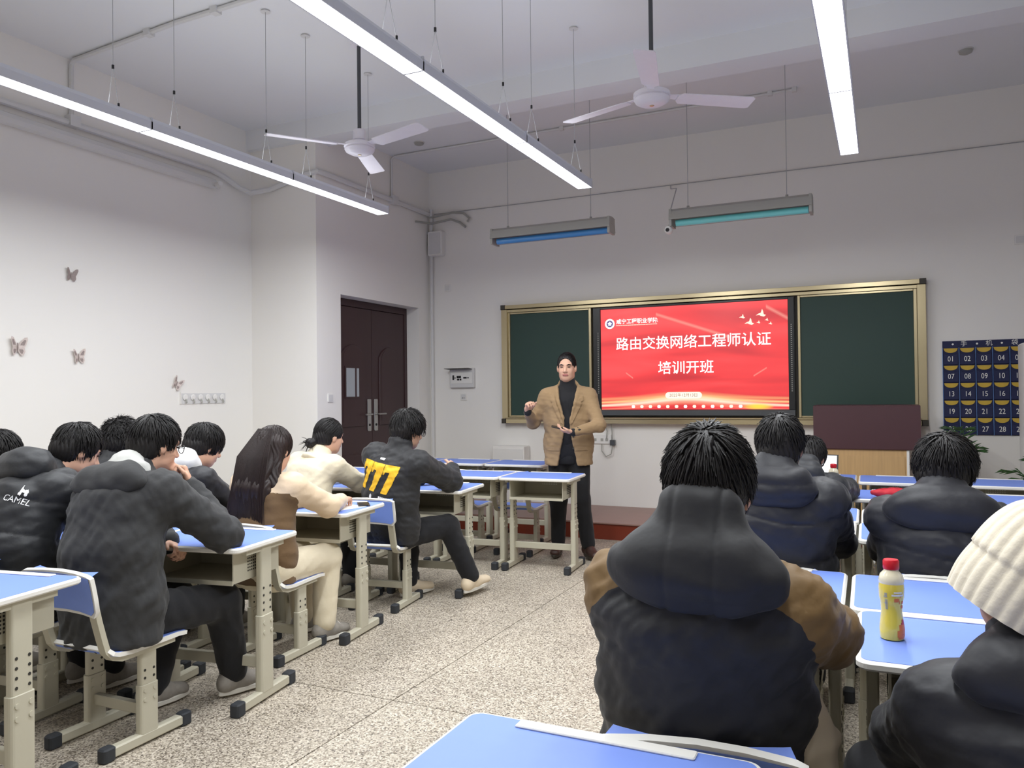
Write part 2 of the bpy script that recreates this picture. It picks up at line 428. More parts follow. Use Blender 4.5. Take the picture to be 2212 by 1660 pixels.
# ------------------------------------------------------------------ the double door
def door():
    xd = -5.26
    d = struct(bpy.data.objects.new('door_1', None)); COL.objects.link(d); d.location = (xd, 7.35, 0)
    y0, y1, zt = 6.592, 8.098, 2.468
    Y = lambda y: y-7.35
    m = MB(); fw = 0.055
    m.box(-0.06, 0.03, Y(y0), Y(y0)+fw, 0, zt); m.box(-0.06, 0.03, Y(y1)-fw, Y(y1), 0, zt); m.box(-0.06, 0.03, Y(y0)+fw, Y(y1)-fw, zt-fw-0.02, zt)
    m.obj('door_frame', 'door_wood', d)
    ys = 7.377
    def leaf(a, b, glass):
        lf = MB().prism([(-0.025, Y(a)), (0.022, Y(a)), (0.022, Y(b)), (-0.025, Y(b))], 0.01, zt-fw-0.024, bev=0.004).obj('door_leaf', 'door_wood', d)
        def arch(ya, yb, za, zb, rise):
            P = [(ya, za), (yb, za)]
            for i in range(13):
                t = i/12; y = yb+(ya-yb)*t; P.append((y, zb+rise*math.sin(PI*t)**0.8))
            return P
        M = Matrix(((0, 0, 1, 0), (1, 0, 0, 0), (0, 1, 0, 0), (0, 0, 0, 1)))
        def mould(P, depth, nm):
            MB().prism([(Y(p[0]), p[1]) for p in P], 0.018, 0.022+depth, M, bev=0.006).obj(nm, 'door_wood', lf)
            c = [sum(p[0] for p in P)/len(P), sum(p[1] for p in P)/len(P)]
            Q = [(c[0]+(p[0]-c[0])*0.80, c[1]+(p[1]-c[1])*0.93) for p in P]
            MB().prism([(Y(p[0]), p[1]) for p in Q], 0.022, 0.024+depth, M).obj('panel_field', 'door_wood', lf)
        s = (b-a)
        mould(arch(a+0.2*s, b-0.2*s, 1.08, 1.86, 0.12), 0.012, 'door_panel')
        mould([(a+0.2*s, 0.16), (b-0.2*s, 0.16), (b-0.2*s, 0.78), (a+0.2*s, 0.78)], 0.012, 'door_panel')
        if glass:
            m = MB(); m.box(0.03, 0.044, Y(6.86), Y(7.13), 1.39, 1.74); m.obj('window_bead', 'door_wood', lf)
            m = MB(); m.box(0.044, 0.047, Y(6.88), Y(7.03), 1.41, 1.72); m.obj('door_glass', 'glass_door', lf)
            m = MB(); m.box(0.044, 0.047, Y(7.065), Y(7.105), 1.41, 1.72); m.obj('door_glass', 'glass_door', lf)
        yc = b-0.06 if glass else a+0.06
        h = MB().prism(rrect(0.068, 0.36, 0.012, cx=0, cy=0), 0.0, 0.012, Matrix.Translation((0.022, Y(yc), 1.20)) @ M, bev=0.003).obj('handle_plate', 'steel', lf)
        sg = -1 if glass else 1
        MB().tube([(0.03, Y(yc), 1.21), (0.075, Y(yc), 1.21), (0.08, Y(yc)+sg*0.02, 1.21), (0.08, Y(yc)+sg*0.13, 1.21)], 0.010, 10).obj('lever', 'steel', lf, True)
        MB().disc((0.036, Y(yc), 1.09), 0.014, 0, 14, h=0.006).obj('lock_cylinder', 'dark', lf)
    leaf(y0+fw+0.003, ys-0.003, True); leaf(ys+0.003, y1-fw-0.003, False)
door()

# ------------------------------------------------------------------ chalkboard with the display
def board():
    x0, x1, z0, z1, yf = -4.03, 0.368, 1.082, 2.452, 8.36
    b = thing('sliding_chalkboard', 'wide dark green chalkboard with a gold aluminium frame on the front wall', 'chalkboard', ((x0+x1)/2, yf, z0))
    ox, oz = (x0+x1)/2, z0
    def bx(a, c, d0, d1, e, f, nm, mt, par=b, bev=0.004):
        M = Matrix(((1, 0, 0, 0), (0, 0, -1, 0), (0, 1, 0, 0), (0, 0, 0, 1)))
        return MB().prism([(a-ox, e-oz), (c-ox, e-oz), (c-ox, f-oz), (a-ox, f-oz)], d0, d1, M, bev=bev).obj(nm, mt, par)
    bx(x0+0.02, x1-0.02, 0.0, 0.03, z0+0.02, z1-0.02, 'backing', 'frame_dark')
    # outer frame rails (stepped: two lips on the upper rail)
    bx(x0+0.05, x1-0.05, 0.0, 0.11, z1-0.045, z1, 'frame_rail', 'gold_frame'); bx(x0+0.05, x1-0.05, 0.0, 0.095, z1-0.085, z1-0.052, 'frame_rail', 'gold_frame')
    bx(x0+0.05, x1-0.05, 0.0, 0.11, z0, z0+0.05, 'frame_rail', 'gold_frame'); bx(x0+0.05, x1-0.05, 0.0, 0.13, z0+0.052, z0+0.068, 'chalk_ledge', 'gold_frame')
    for a in (x0, x1-0.075): bx(a, a+0.075, 0.0, 0.105, z0+0.05, z1-0.05, 'frame_stile', 'gold_frame')
    for a in (x0-0.004, x1-0.05):
        for c in (z0-0.004, z1-0.05): bx(a, a+0.054, 0.0, 0.118, c, c+0.054, 'corner_cap', 'frame_dark')
    for a, c in ((x0+0.075, -2.93), (-0.765, x1-0.075)):
        p = bx(a+0.02, c-0.02, 0.03, 0.062, z0+0.085, z1-0.10, 'board_panel', 'chalkboard')
        bx(a, a+0.026, 0.03, 0.08, z0+0.07, z1-0.085, 'panel_stile', 'gold_frame', p); bx(c-0.03, c, 0.03, 0.08, z0+0.07, z1-0.085, 'panel_stile', 'gold_frame', p)
        bx(a+0.026, c-0.03, 0.03, 0.078, z1-0.105, z1-0.085, 'panel_rail', 'gold_frame', p); bx(a+0.026, c-0.03, 0.03, 0.078, z0+0.07, z0+0.09, 'panel_rail', 'gold_frame', p)
    # the display between the panels
    t = thing('interactive_display', 'wide black-framed display showing a red title slide between the chalkboard panels', 'display', (-1.835, yf-0.08, 1.17))
    def dx(a, c, d0, d1, e, f, nm, mt, par=t, bev=0.003):
        M = Matrix(((1, 0, 0, 0), (0, 0, -1, 0), (0, 1, 0, 0), (0, 0, 0, 1)))
        return MB().prism([(a+1.835, e-1.17), (c+1.835, e-1.17), (c+1.835, f-1.17), (a+1.835, f-1.17)], d0, d1, M, bev=bev).obj(nm, mt, par)
    dx(-2.905, -0.79, -0.03, 0.012, 1.170, 2.362, 'housing', 'black_plastic')
    dx(-2.90, -2.815, 0.012, 0.024, 1.232, 2.358, 'side_bezel', 'bezel'); dx(-0.852, -0.795, 0.012, 0.024, 1.232, 2.358, 'side_bezel', 'bezel')
    dx(-2.815, -0.852, 0.012, 0.024, 2.338, 2.358, 'top_bezel', 'bezel'); dx(-2.90, -0.795, 0.012, 0.028, 1.172, 1.230, 'bottom_bezel', 'bezel_grey')
    m = MB()
    for xx in (-2.842, -0.822):
        for i in range(34): m.cbox((xx+1.835, -0.025, 1.42-1.17+i*0.02), (0.012, 0.003, 0.008))
    stuff(m.obj('bezel_icons', 'grey_plastic', t))
    s = MB().box(0, 1.957, -0.004, 0, 0, 1.100).obj('slide', 'slide', t); s.location = (-2.812+1.835, -0.012, 1.236-1.17)
    Yt = -0.0062
    text('路由交换网络工程师认证', 0.148, 'white_ink', s, (0.985, Yt, 0.705), bold=0.0012, name='title_line')
    text('培训开班', 0.148, 'white_ink', s, (0.93, Yt, 0.435), bold=0.0012, name='title_line')
    text('咸宁工程职业学院', 0.058, 'white_ink', s, (0.41, Yt, 0.955), name='college_name', bold=0.001)
    m = MB()
    for i in range(40): m.box(0.175+i*0.0115, 0.175+i*0.0115+0.008, Yt, Yt+0.001, 0.913, 0.921)
    stuff(m.obj('small_print', 'cream_ink', s))
    M = Matrix.Translation((0.105, Yt, 0.94)) @ Matrix.Rotation(PI/2, 4, 'X')
    e = MB().lathe([(0.055, -0.0005), (0.055, 0.0005)], 32, M).obj('emblem', 'white_ink', s)
    MB().lathe([(0.037, -0.0005), (0.037, 0.0005)], 28, Matrix.Translation((0, -0.0006, 0)) @ M).obj('emblem_ring', 'navy_ink', e)
    st = []
    for i in range(10):
        r = 0.026 if i % 2 == 0 else 0.017; a = 2*PI*i/10+PI/2; st.append((r*math.cos(a), r*math.sin(a)))
    MB().prism(st, 0.0008, 0.0016, M).obj('emblem_mark', 'white_ink', e)
    pill = MB().prism(rrect(0.385, 0.066, 0.032, 8), 0, 0.0008, Matrix.Translation((0.905, Yt, 0.15)) @ Matrix.Rotation(PI/2, 4, 'X')).obj('date_badge', 'cream_ink', s)
    text('2025年12月13日', 0.043, 'grey_ink', s, (0.905, Yt-0.0014, 0.15), name='date')
    # doves
    birds = [((1.515, 0.945), 0.6), ((1.70, 0.965), 1.0), ((1.585, 0.885), 0.95), ((1.675, 0.882), 0.4), ((1.755, 0.905), 0.4), ((1.79, 0.865), 0.4)]
    for (bx_, bz_), k in birds:
        P = [(-0.05, -0.012), (-0.015, -0.01), (0.0, -0.02), (0.03, -0.028), (0.05, -0.012), (0.028, -0.004), (0.022, 0.03), (0.012, 0.05), (0.0, 0.012), (-0.02, 0.006)]
        MB().prism([(p[0]*k, p[1]*k) for p in P], 0, 0.0008, Matrix.Translation((bx_, Yt, bz_)) @ Matrix.Rotation(PI/2, 4, 'X')).obj('dove', 'cream_ink', s)
    for i in range(13):                                              # the row of small toolbar icons along the lower edge
        x = 0.36+i*0.094
        MB().prism(rrect(0.036, 0.030, 0.012, 3), 0, 0.0008, Matrix.Translation((x, Yt, 0.032)) @ Matrix.Rotation(PI/2, 4, 'X')).obj('toolbar_icon', 'cream_ink' if i % 3 else 'white_ink', s)
board()

# ------------------------------------------------------------------ phone-pocket chart
def chart():
    x0, z1, yf = 0.500, 1.866, YF
    wd, ht, hd = 0.80, 0.872, 0.062
    t = thing('pocket_chart', 'navy hanging pocket chart with yellow flaps and white numbers beside the chalkboard', 'wall chart', (x0, yf-0.001, z1-ht))
    MB().prism([(0, 0), (wd, 0), (wd, ht), (0, ht)], 0, 0.006, Matrix(((1, 0, 0, 0), (0, 0, -1, 0), (0, 1, 0, 0), (0, 0, 0, 1)))).obj('backing_cloth', 'chart_navy', t)
    for i, ch in enumerate('手机袋'): text(ch, 0.055, 'paper', t, (0.175+i*0.20, -0.0075, ht-hd/2), name='heading')
    for i in range(4): MB().disc((0.085+i*0.195, -0.007, ht-hd/2), 0.009, 1, 10).obj('heading_dot', 'paper', t)
    cw = wd/6; rh = (ht-hd)/5
    M = Matrix(((1, 0, 0, 0), (0, 0, -1, 0), (0, 1, 0, 0), (0, 0, 0, 1)))
    pk = MB().prism([(0.006, 0.004), (cw-0.006, 0.004), (cw-0.006, rh-0.045), (cw*0.78, rh-0.062), (cw*0.22, rh-0.062), (0.006, rh-0.045)], 0.006, 0.02, M, bev=0.003).mesh('pocket', 'chart_navy')
    fp = [(0.008, rh-0.006), (cw-0.008, rh-0.006)]+[(cw/2+(cw/2-0.012)*math.cos(a), rh-0.014-0.034*math.sin(a)) for a in [PI*i/10 for i in range(11)]]
    fp = [(p[0], p[1]) for p in fp]; fp = [fp[0]]+fp[2:][::-1]+[fp[1]]
    flap = MB().prism(fp, 0.006, 0.011, M).mesh('pocket_flap', 'chart_yellow')
    tr = MB().box(-0.002, 0.003, -0.022, -0.006, 0, rh).mesh('divider', 'chart_trim')
    for r in range(5):
        for c in range(6):
            o = link('pocket', pk, t); o.location = (c*cw, 0, ht-hd-(r+1)*rh)
            link('pocket_flap', flap, o); link('divider', tr, o)
            text('%02d' % (r*6+c+1), 0.068, 'paper', o, (cw/2, -0.0215, 0.055), name='numeral', scale=(0.8, 1, 1))
chart()

# ------------------------------------------------------------------ lamps
LY = [5.72-1.2255*k for k in range(4)]
def linear_lamp(x, k, label, group):
    y1 = LY[k]; y0 = y1-1.2235; yc = (y0+y1)/2; z = 3.0
    t = thing('linear_lamp', label, 'ceiling lamp', (x, yc, z), 0, group)
    P = [(-0.06, 0.0), (-0.06, 0.045), (-0.045, 0.07), (0.045, 0.07), (0.06, 0.045), (0.06, 0.0), (0.054, 0.0), (0.054, 0.012), (-0.054, 0.012), (-0.054, 0.0)]
    Mx = Matrix(((1, 0, 0, 0), (0, 0, 1, 0), (0, 1, 0, 0), (0, 0, 0, 1)))
    MB().prism(P, -0.6118, 0.6118, Mx).obj('housing', 'lamp_body', t)
    MB().box(-0.054, 0.054, -0.608, 0.608, 0.001, 0.0115).obj('diffuser', 'diffuser', t)
    for e in (-0.6118, 0.6078): MB().box(-0.06, 0.06, e, e+0.004, -0.001, 0.07).obj('end_cap', 'lamp_body', t)
    for yy in (-0.40, 0.40):
        m = MB(); zk = 0.30
        m.tube([(0.0, yy, ZC-z), (0.0, yy, zk)], 0.0022, 5); m.tube([(0, yy, zk), (-0.045, yy, 0.07)], 0.0018, 5); m.tube([(0, yy, zk), (0.045, yy, 0.07)], 0.0018, 5)
        h = m.obj('hanger_wire', 'wire', t)
        MB().lathe([(0.007, 0), (0.007, 0.022)], 8, Matrix.Translation((0, yy, zk-0.01))).obj('wire_grip', 'dark', h)
        MB().lathe([(0.035, -0.012), (0.028, 0)], 14, Matrix.Translation((0, yy, ZC-z))).obj('ceiling_rose', 'pipe_white', h)
        for sx in (-1, 1): MB().lathe([(0.006, 0), (0.006, 0.016)], 6, Matrix.Translation((sx*0.045, yy, 0.07))).obj('eyelet', 'dark', h)
    ld = bpy.data.lights.new('lamp_light', 'AREA'); ld.shape = 'RECTANGLE'; ld.size = 0.10; ld.size_y = 1.18
    ld.energy = LAMP_WATTS; ld.color = LAMP_COL
    lo = bpy.data.objects.new('lamp_light', ld); COL.objects.link(lo); lo.parent = t; lo.location = (0, 0, -0.004)
    lu = bpy.data.lights.new('ceiling_fill_light', 'AREA'); lu.shape = 'RECTANGLE'; lu.size = 0.08; lu.size_y = 1.18; lu.energy = CEILING_FILL; lu.color = (0.92, 0.96, 1.0)  # added upward fill that brightens the ceiling, not part of the fixture
    lo = bpy.data.objects.new('ceiling_fill_light', lu); COL.objects.link(lo); lo.parent = t; lo.location = (0, 0, 0.074); lo.rotation_euler = (PI, 0, 0)
    return t
for x, side in ((-3.925, 'left'), (-2.060, 'middle'), (-0.183, 'right')):
    for k in range(4):
        where = {0: 'end lamp of the %s strip, nearest the chalkboard', 1: 'second lamp from the chalkboard in the %s strip', 2: 'third lamp from the chalkboard in the %s strip'}
        if k <= 2:
            linear_lamp(x, k, 'glowing white linear lamp hung on wires, '+where[k] % side, 'linear lamps in three hanging strips')
        elif k == 3 and side == 'left':
            linear_lamp(x, k, 'glowing white linear lamp of the left strip cut by the picture edge', 'linear lamps in three hanging strips')
        else:
            linear_lamp(x, k, 'glowing white linear lamp of the %s strip above the viewer' % side, 'linear lamps in three hanging strips')

def ceiling_fan(x, y, angs, label):
    z = 3.27
    t = thing('ceiling_fan', label, 'fan', (x, y, z), 0, 'ceiling fans')
    MB().lathe([(0.02, 0.0), (0.07, 0.004), (0.105, 0.022), (0.115, 0.04), (0.108, 0.052), (0.118, 0.058), (0.118, 0.078), (0.09, 0.094), (0.05, 0.10)], 32).obj('motor_housing', 'fan_white', t, True)
    MB().lathe([(0.012, -0.004), (0.018, 0.002)], 14).obj('centre_badge', 'gold_frame', t)
    MB().lathe([(0.028, 0.10), (0.05, 0.115), (0.045, 0.19), (0.02, 0.20)], 20).obj('shackle_cover', 'fan_white', t, True)
    MB().tube([(0, 0, 0.19), (0, 0, ZC-z)], 0.0145, 12).obj('down_rod', 'pole_grey', t, True)
    MB().lathe([(0.06, ZC-z-0.05), (0.075, ZC-z)], 20).obj('canopy', 'fan_white', t, True)
    for a in angs:
        M = Matrix.Rotation(rad(a), 4, 'Z')
        P = [(0.20, -0.052), (0.68, -0.068), (0.70, -0.055), (0.70, 0.05), (0.68, 0.062), (0.20, 0.06), (0.175, 0.03), (0.175, -0.025)]
        Mt = M @ Matrix.Translation((0, 0, 0.062)) @ Matrix.Rotation(rad(-11), 4, 'X')
        b = MB().prism(P, -0.003, 0.003, Mt).obj('blade', 'fan_white', t)
        MB().prism([(0.09, -0.02), (0.26, -0.035), (0.26, 0.035), (0.09, 0.02)], 0.003, 0.008, Mt).obj('blade_iron', 'fan_white', b)
ceiling_fan(-1.324, 4.962, (37, 162, -78), 'white three-blade ceiling fan hanging right of the middle lamp strip')
ceiling_fan(-3.612, 4.954, (-14, -128, 114), 'white three-blade ceiling fan hanging left of the middle lamp strip')

def board_lamp(x0, x1, tube, label):
    y, z = 6.92, 2.905; xc = (x0+x1)/2; hw = (x1-x0)/2
    t = thing('chalkboard_lamp', label, 'lamp', (xc, y, z), 0, 'lamps over the chalkboard')
    Mx = Matrix(((0, 0, 1, 0), (1, 0, 0, 0), (0, 1, 0, 0), (0, 0, 0, 1)))
    P = [(-0.03, 0.135), (0.05, 0.135), (0.085, 0.10), (0.105, 0.0), (0.095, 0.0), (0.06, 0.06), (-0.045, 0.075), (-0.07, 0.035), (-0.080, 0.035), (-0.065, 0.11)]
    MB().prism(P, -hw, hw, Mx).obj('reflector', 'grey_plastic', t)
    MB().tube([(-hw+0.05, -0.005, 0.012), (hw-0.03, -0.005, 0.012)], 0.030, 14).obj('fluorescent_tube', tube, t, True)
    for s in (-1, 1): MB().cbox((s*(hw-0.012), 0.010, 0.055), (0.022, 0.16, 0.15)).obj('end_cap', 'grey_plastic', t)
    for s in (-0.74, 0.66):
        w_ = MB().tube([(s*hw, 0.01, 0.135), (s*hw, 0.01, ZC-z)], 0.003, 6).obj('hanger_wire', 'wire', t)
        MB().lathe([(0.012, 0.132), (0.012, 0.158)], 10, Matrix.Translation((s*hw, 0.01, 0))).obj('wire_grip', 'grey_plastic', w_)
    return t
board_lamp(-3.455, -2.235, 'tube_blue', 'grey chalkboard lamp with a blue tube on the left')
board_lamp(-1.69, -0.508, 'tube_cyan', 'grey chalkboard lamp with a cyan tube on the right')
def cam():
    t = thing('security_camera', 'small white camera at the left end of the cyan chalkboard lamp', 'camera', (-1.705, 6.90, 2.86))
    MB().lathe([(0.030, -0.035), (0.036, -0.01), (0.036, 0.02), (0.026, 0.035)], 18, Matrix.Rotation(rad(80), 4, 'X')).obj('shell', 'white_plastic', t, True)
    MB().lathe([(0.017, 0), (0.017, 0.006)], 14, Matrix.Translation((0, -0.038, -0.006)) @ Matrix.Rotation(rad(80), 4, 'X')).obj('camera_lens', 'dark', t)
    MB().tube([(0, 0.01, 0.02), (0.01, 0.02, 0.075)], 0.008, 8).obj('bracket', 'grey_plastic', t)
cam()

# ------------------------------------------------------------------ conduits, boxes, sockets
def pipe(pts, r, name, label, m='pipe_white', cat='conduit', clips=()):
    o = MB().tube(pts, r, 8).obj(name, m, None, True)
    tag(o, label, cat)
    for c in clips: MB().cbox(c, (r*3.2, r*3.2, r*3.2)).obj('clip', m, o)
    return o
pipe([(XL+0.03, -1.9, 3.65), (XL+0.03, 5.65, 3.63), (XL+0.04, 5.8, 3.60), (XL+0.06, 5.98, 3.53), (-5.80, 6.10, 3.50), (-5.62, YD-0.03, 3.53), (-5.15, YD-0.03, 3.63), (-5.04, YD, 3.65), (XD+0.03, 6.35, 3.65), (XD+0.03, 8.30, 3.64)], 0.028, 'wall_conduit', 'white cable conduit running along the left wall below the ceiling', clips=[(XL+0.03, 4.2, 3.65), (XL+0.03, 1.8, 3.65), (XD+0.03, 7.53, 3.645)])
pipe([(XL+0.025, -1.9, 3.55), (XL+0.025, 5.68, 3.50)], 0.05, 'wall_trunking', 'wide white trunking under the conduit on the left wall')
pipe([(XL+0.06, 5.70, 3.47), (XL+0.20, 5.55, 3.44), (XL+0.30, 5.5, 3.43)], 0.022, 'pipe_stub', 'short white pipe stub ending the trunking at the wall corner')
pipe([(XL+0.02, 4.20, 3.67), (XL+0.02, 4.20, ZC-0.05), (XL+0.07, 4.19, ZC-0.02), (-4.6, 4.10, ZC-0.02), (-2.4, 4.05, ZC-0.02)], 0.018, 'ceiling_conduit', 'thin conduit rising from the left wall and crossing the ceiling', clips=[(-4.9, 4.12, ZC-0.02), (-4.2, 4.09, ZC-0.02)])
pipe([(XD+0.02, 7.52, 3.66), (XD+0.02, 7.52, ZC-0.05), (XD+0.06, 7.52, ZC-0.018), (-0.69, 7.50, ZC-0.018)], 0.013, 'lamp_conduit', 'thin conduit crossing the ceiling in front of the chalkboard wall', clips=[(-2.95, 7.51, ZC-0.018), (-0.69, 7.50, ZC-0.018), (-0.9, 7.50, ZC-0.018)])
pipe([(-4.98, YF-0.012, 3.645), (-2.04, YF-0.012, 3.642), (XR, YF-0.012, 3.638)], 0.0045, 'wall_cable', 'thin grey cable running across the front wall above the chalkboard lamps', 'wire', 'cable')
pipe([(-1.70, 6.93, 3.02), (-1.70, 7.2, 3.3), (-2.03, YF-0.02, 3.60), (-2.035, YF-0.012, 3.642)], 0.005, 'lamp_cable', 'thin cable dropping to the cyan chalkboard lamp', 'wire', 'cable')
pipe([(XD+0.055, YF-0.04, 3.70), (XD+0.055, YF-0.04, 0.2)], 0.02, 'corner_pipe', 'white vertical pipe in the corner beside the door')
pipe([(-5.02, YF-0.05, 3.60), (-4.7, YF-0.05, 3.63), (-4.55, YF-0.045, 3.61), (-4.47, YF-0.04, 3.54), (-4.50, YF-0.04, 3.50)], 0.014, 'corner_cable', 'upper grey cable bundle bending out of the wall corner', 'grey_plastic', 'cable')
pipe([(XD+0.02, 8.02, 3.50), (-4.98, YF-0.07, 3.52), (-4.72, YF-0.05, 3.55), (-4.6, YF-0.04, 3.50), (-4.53, YF-0.03, 3.44)], 0.014, 'corner_cable', 'lower grey cable bundle crossing the pipe in the wall corner', 'grey_plastic', 'cable')
def junction():
    t = thing('junction_box', 'white junction box high in the corner above the door', 'box', (-4.93, YF, 3.27))
    MB().prism(rrect(0.20, 0.30, 0.02), 0.0, 0.09, Matrix.Rotation(PI/2, 4, 'X'), bev=0.008).obj('case', 'white_plastic', t)
    MB().prism(rrect(0.16, 0.26, 0.015), 0.09, 0.094, Matrix.Rotation(PI/2, 4, 'X')).obj('lid', 'pipe_white', t)
    MB().tube([(-0.06, -0.03, 0.1), (-0.13, -0.04, 0.12), (-0.2, -0.05, 0.10)], 0.01, 8).obj('cable_stub', 'grey_plastic', t)
junction()
def plate(loc, rz, label, w_=0.086, h_=0.086, cat='socket', rows=0, name='wall_socket'):
    t = thing(name, label, cat, loc, rz)
    M = Matrix.Rotation(PI/2, 4, 'X')
    MB().prism(rrect(w_, h_, 0.008), 0.0, 0.010, M, bev=0.002).obj('face_plate', 'white_plastic', t)
    MB().prism(rrect(w_*0.72, h_*0.72, 0.006), 0.010, 0.013, M).obj('rocker', 'pipe_white', t)
    for i in range(rows): MB().cbox(((i-(rows-1)/2)*0.02, -0.0135, -0.012), (0.006, 0.002, 0.014)).obj('slot', 'dark', t)
    return t
plate((-4.803, YF, 2.723), 0, 'small blank wall plate high on the front wall', cat='wall plate', name='wall_plate')
plate((-4.594, YF, 1.39), 0, 'square wall socket under the control box', rows=2)
plate((1.13, YF, 2.76), 0, 'square wall plate above the pocket chart', cat='wall plate', name='wall_plate')
plate((XD, 6.406, 1.40), PI/2, 'white light switch beside the dark double door', cat='switch', rows=0, name='light_switch')
def control():
    t = thing('control_box', 'grey wall control box with a raised flap and dark buttons', 'control box', (-4.595, YF, 1.62))
    M = Matrix.Rotation(PI/2, 4, 'X')
    MB().prism(rrect(0.33, 0.235, 0.012), 0.0, 0.05, M, bev=0.006).obj('case', 'pipe_white', t)
    MB().prism(rrect(0.29, 0.13, 0.008), 0.05, 0.053, M).obj('button_plate', 'white_plastic', t)
    MB().box(-0.185, 0.145, -0.16, -0.05, 0.098, 0.104, Matrix.Rotation(rad(-4), 4, 'X')).obj('flap', 'frame_dark', t)
    for x, z, a, b in ((-0.112, 0.005, 0.022, 0.055), (-0.088, 0.0, 0.014, 0.014), (-0.05, 0.012, 0.03, 0.028), (-0.02, 0.012, 0.026, 0.028), (-0.045, -0.02, 0.03, 0.02), (-0.012, -0.02, 0.022, 0.02), (0.048, 0.0, 0.045, 0.018), (0.09, 0.0, 0.02, 0.01)):
        MB().cbox((x, -0.0545, z), (a, 0.003, b)).obj('button', 'black_plastic', t)
control()
def strip():
    t = thing('hook_rail', 'white rail of six round hooks low on the left wall', 'hook rail', (XL, 5.56, 1.41), PI/2)
    M = Matrix.Rotation(PI/2, 4, 'X')
    MB().prism(rrect(0.55, 0.10, 0.006), 0, 0.006, M, bev=0.001).obj('rail', 'pipe_white', t)
    for i in range(6):
        x = -0.225+i*0.09
        h = MB().lathe([(0.026, -0.003), (0.03, 0.004), (0.02, 0.008)], 14, Matrix.Translation((x, -0.010, 0.012)) @ M).obj('hook_plate', 'white_plastic', t)
        MB().tube([(x, -0.01, 0.0), (x, -0.03, -0.02), (x, -0.034, -0.035), (x, -0.022, -0.04)], 0.006, 8).obj('hook', 'grey_plastic', h, True)
    MB().box(-0.283, -0.278, -0.02, 0, -0.05, 0.06).obj('end_stop', 'white_plastic', t)
strip()
def butterfly(y, z, s, rot, matn, label):
    t = thing('wall_butterfly', label, 'wall sticker', (XL+0.004, y, z), PI/2, 'paper butterflies on the left wall'); t.rotation_euler = (0, rad(rot), PI/2)
    t.scale = (s, s, s)
    up = [(0.003, 0.0), (0.012, 0.03), (0.045, 0.075), (0.066, 0.08), (0.07, 0.06), (0.058, 0.02), (0.05, 0.0)]
    lo = [(0.003, 0.0), (0.05, 0.0), (0.055, -0.03), (0.045, -0.058), (0.03, -0.06), (0.012, -0.04), (0.003, -0.012)]
    M0 = Matrix.Rotation(PI/2, 4, 'X')
    for sx in (-1, 1):
        for P, nm in ((up, 'fore_wing'), (lo, 'hind_wing')):
            MM = Matrix.Rotation(sx*rad(-22), 4, 'Z') @ Matrix.Scale(sx, 4, (1, 0, 0)) @ M0
            wg = MB().prism(P, 0.002, 0.0035, MM).obj(nm, matn, t)
            c = (sum(p[0] for p in P)/len(P), sum(p[1] for p in P)/len(P))
            MB().prism([(c[0]+(p[0]-c[0])*0.55, c[1]+(p[1]-c[1])*0.55) for p in P], 0.0036, 0.0045, MM).obj('wing_spot', 'butterfly_dark', wg)
    MB().tube([(0, -0.006, -0.045), (0, -0.010, 0), (0, -0.006, 0.035)], [0.002, 0.005, 0.003], 6).obj('butterfly_body', 'butterfly_dark', t)
butterfly(4.199, 2.411, 0.75, 6, 'butterfly_dark', 'small dark paper butterfly highest on the left wall')
butterfly(3.764, 1.812, 1.0, 2, 'butterfly', 'largest pale paper butterfly nearest the left picture edge')
butterfly(4.261, 1.757, 0.85, -4, 'butterfly', 'pale brown paper butterfly in the middle of the left wall')
butterfly(5.237, 1.545, 0.85, 28, 'butterfly', 'tilted paper butterfly just above the hook rail')
for (x, y, lb) in ((-4.51, 7.26, 'small round detector on the ceiling above the door corner'), (0.64, 7.29, 'small round detector on the ceiling at the right')):
    t = thing('smoke_detector', lb, 'detector', (x, y, ZC)); MB().lathe([(0.03, -0.035), (0.048, -0.026), (0.052, 0.0)], 20).obj('detector_head', 'grey_plastic', t, True); MB().lathe([(0.058, -0.008), (0.058, 0)], 20).obj('detector_base', 'pipe_white', t)
def low_box():
    t = thing('wall_cabinet', 'low white cabinet box against the front wall beneath the chalkboard', 'cabinet', (-3.93, YF-0.09, 0.168))
    MB().prism(rrect(0.41, 0.16, 0.01), 0.0, 0.65, bev=0.006).obj('case', 'wall_paint', t)
    MB().box(-0.19, 0.19, -0.085, -0.08, 0.02, 0.62).obj('cabinet_door', 'white_plastic', t)
low_box()
def power():
    t = thing('outlet_strip', 'white outlet strip with plugged cables below the display', 'outlet', (-2.86, YF, 0.905))
    M = Matrix.Rotation(PI/2, 4, 'X')
    MB().prism(rrect(0.25, 0.10, 0.008), 0, 0.02, M, bev=0.003).obj('face_plate', 'white_plastic', t)
    for x in (-0.06, 0.02, 0.075): MB().cbox((x, -0.022, -0.005), (0.03, 0.004, 0.03)).obj('receptacle', 'grey_plastic', t)
    MB().cbox((0.145, -0.025, -0.035), (0.05, 0.05, 0.06)).obj('power_adapter', 'bezel_grey', t)
    MB().tube([(0.145, -0.03, -0.065), (0.13, -0.04, -0.16), (0.07, -0.04, -0.19), (0.02, -0.03, -0.13), (0.02, -0.03, -0.05)], 0.006, 7).obj('cable_loop', 'grey_plastic', t, True)
    MB().tube([(0.075, -0.03, 0.01), (0.085, -0.03, 0.09), (0.06, -0.04, 0.20)], 0.006, 7).obj('supply_cable', 'grey_plastic', t, True)
    MB().tube([(0.145, -0.03, -0.005), (0.14, -0.03, 0.09), (0.13, -0.04, 0.20)], 0.006, 7).obj('supply_cable', 'grey_plastic', t, True)
power()
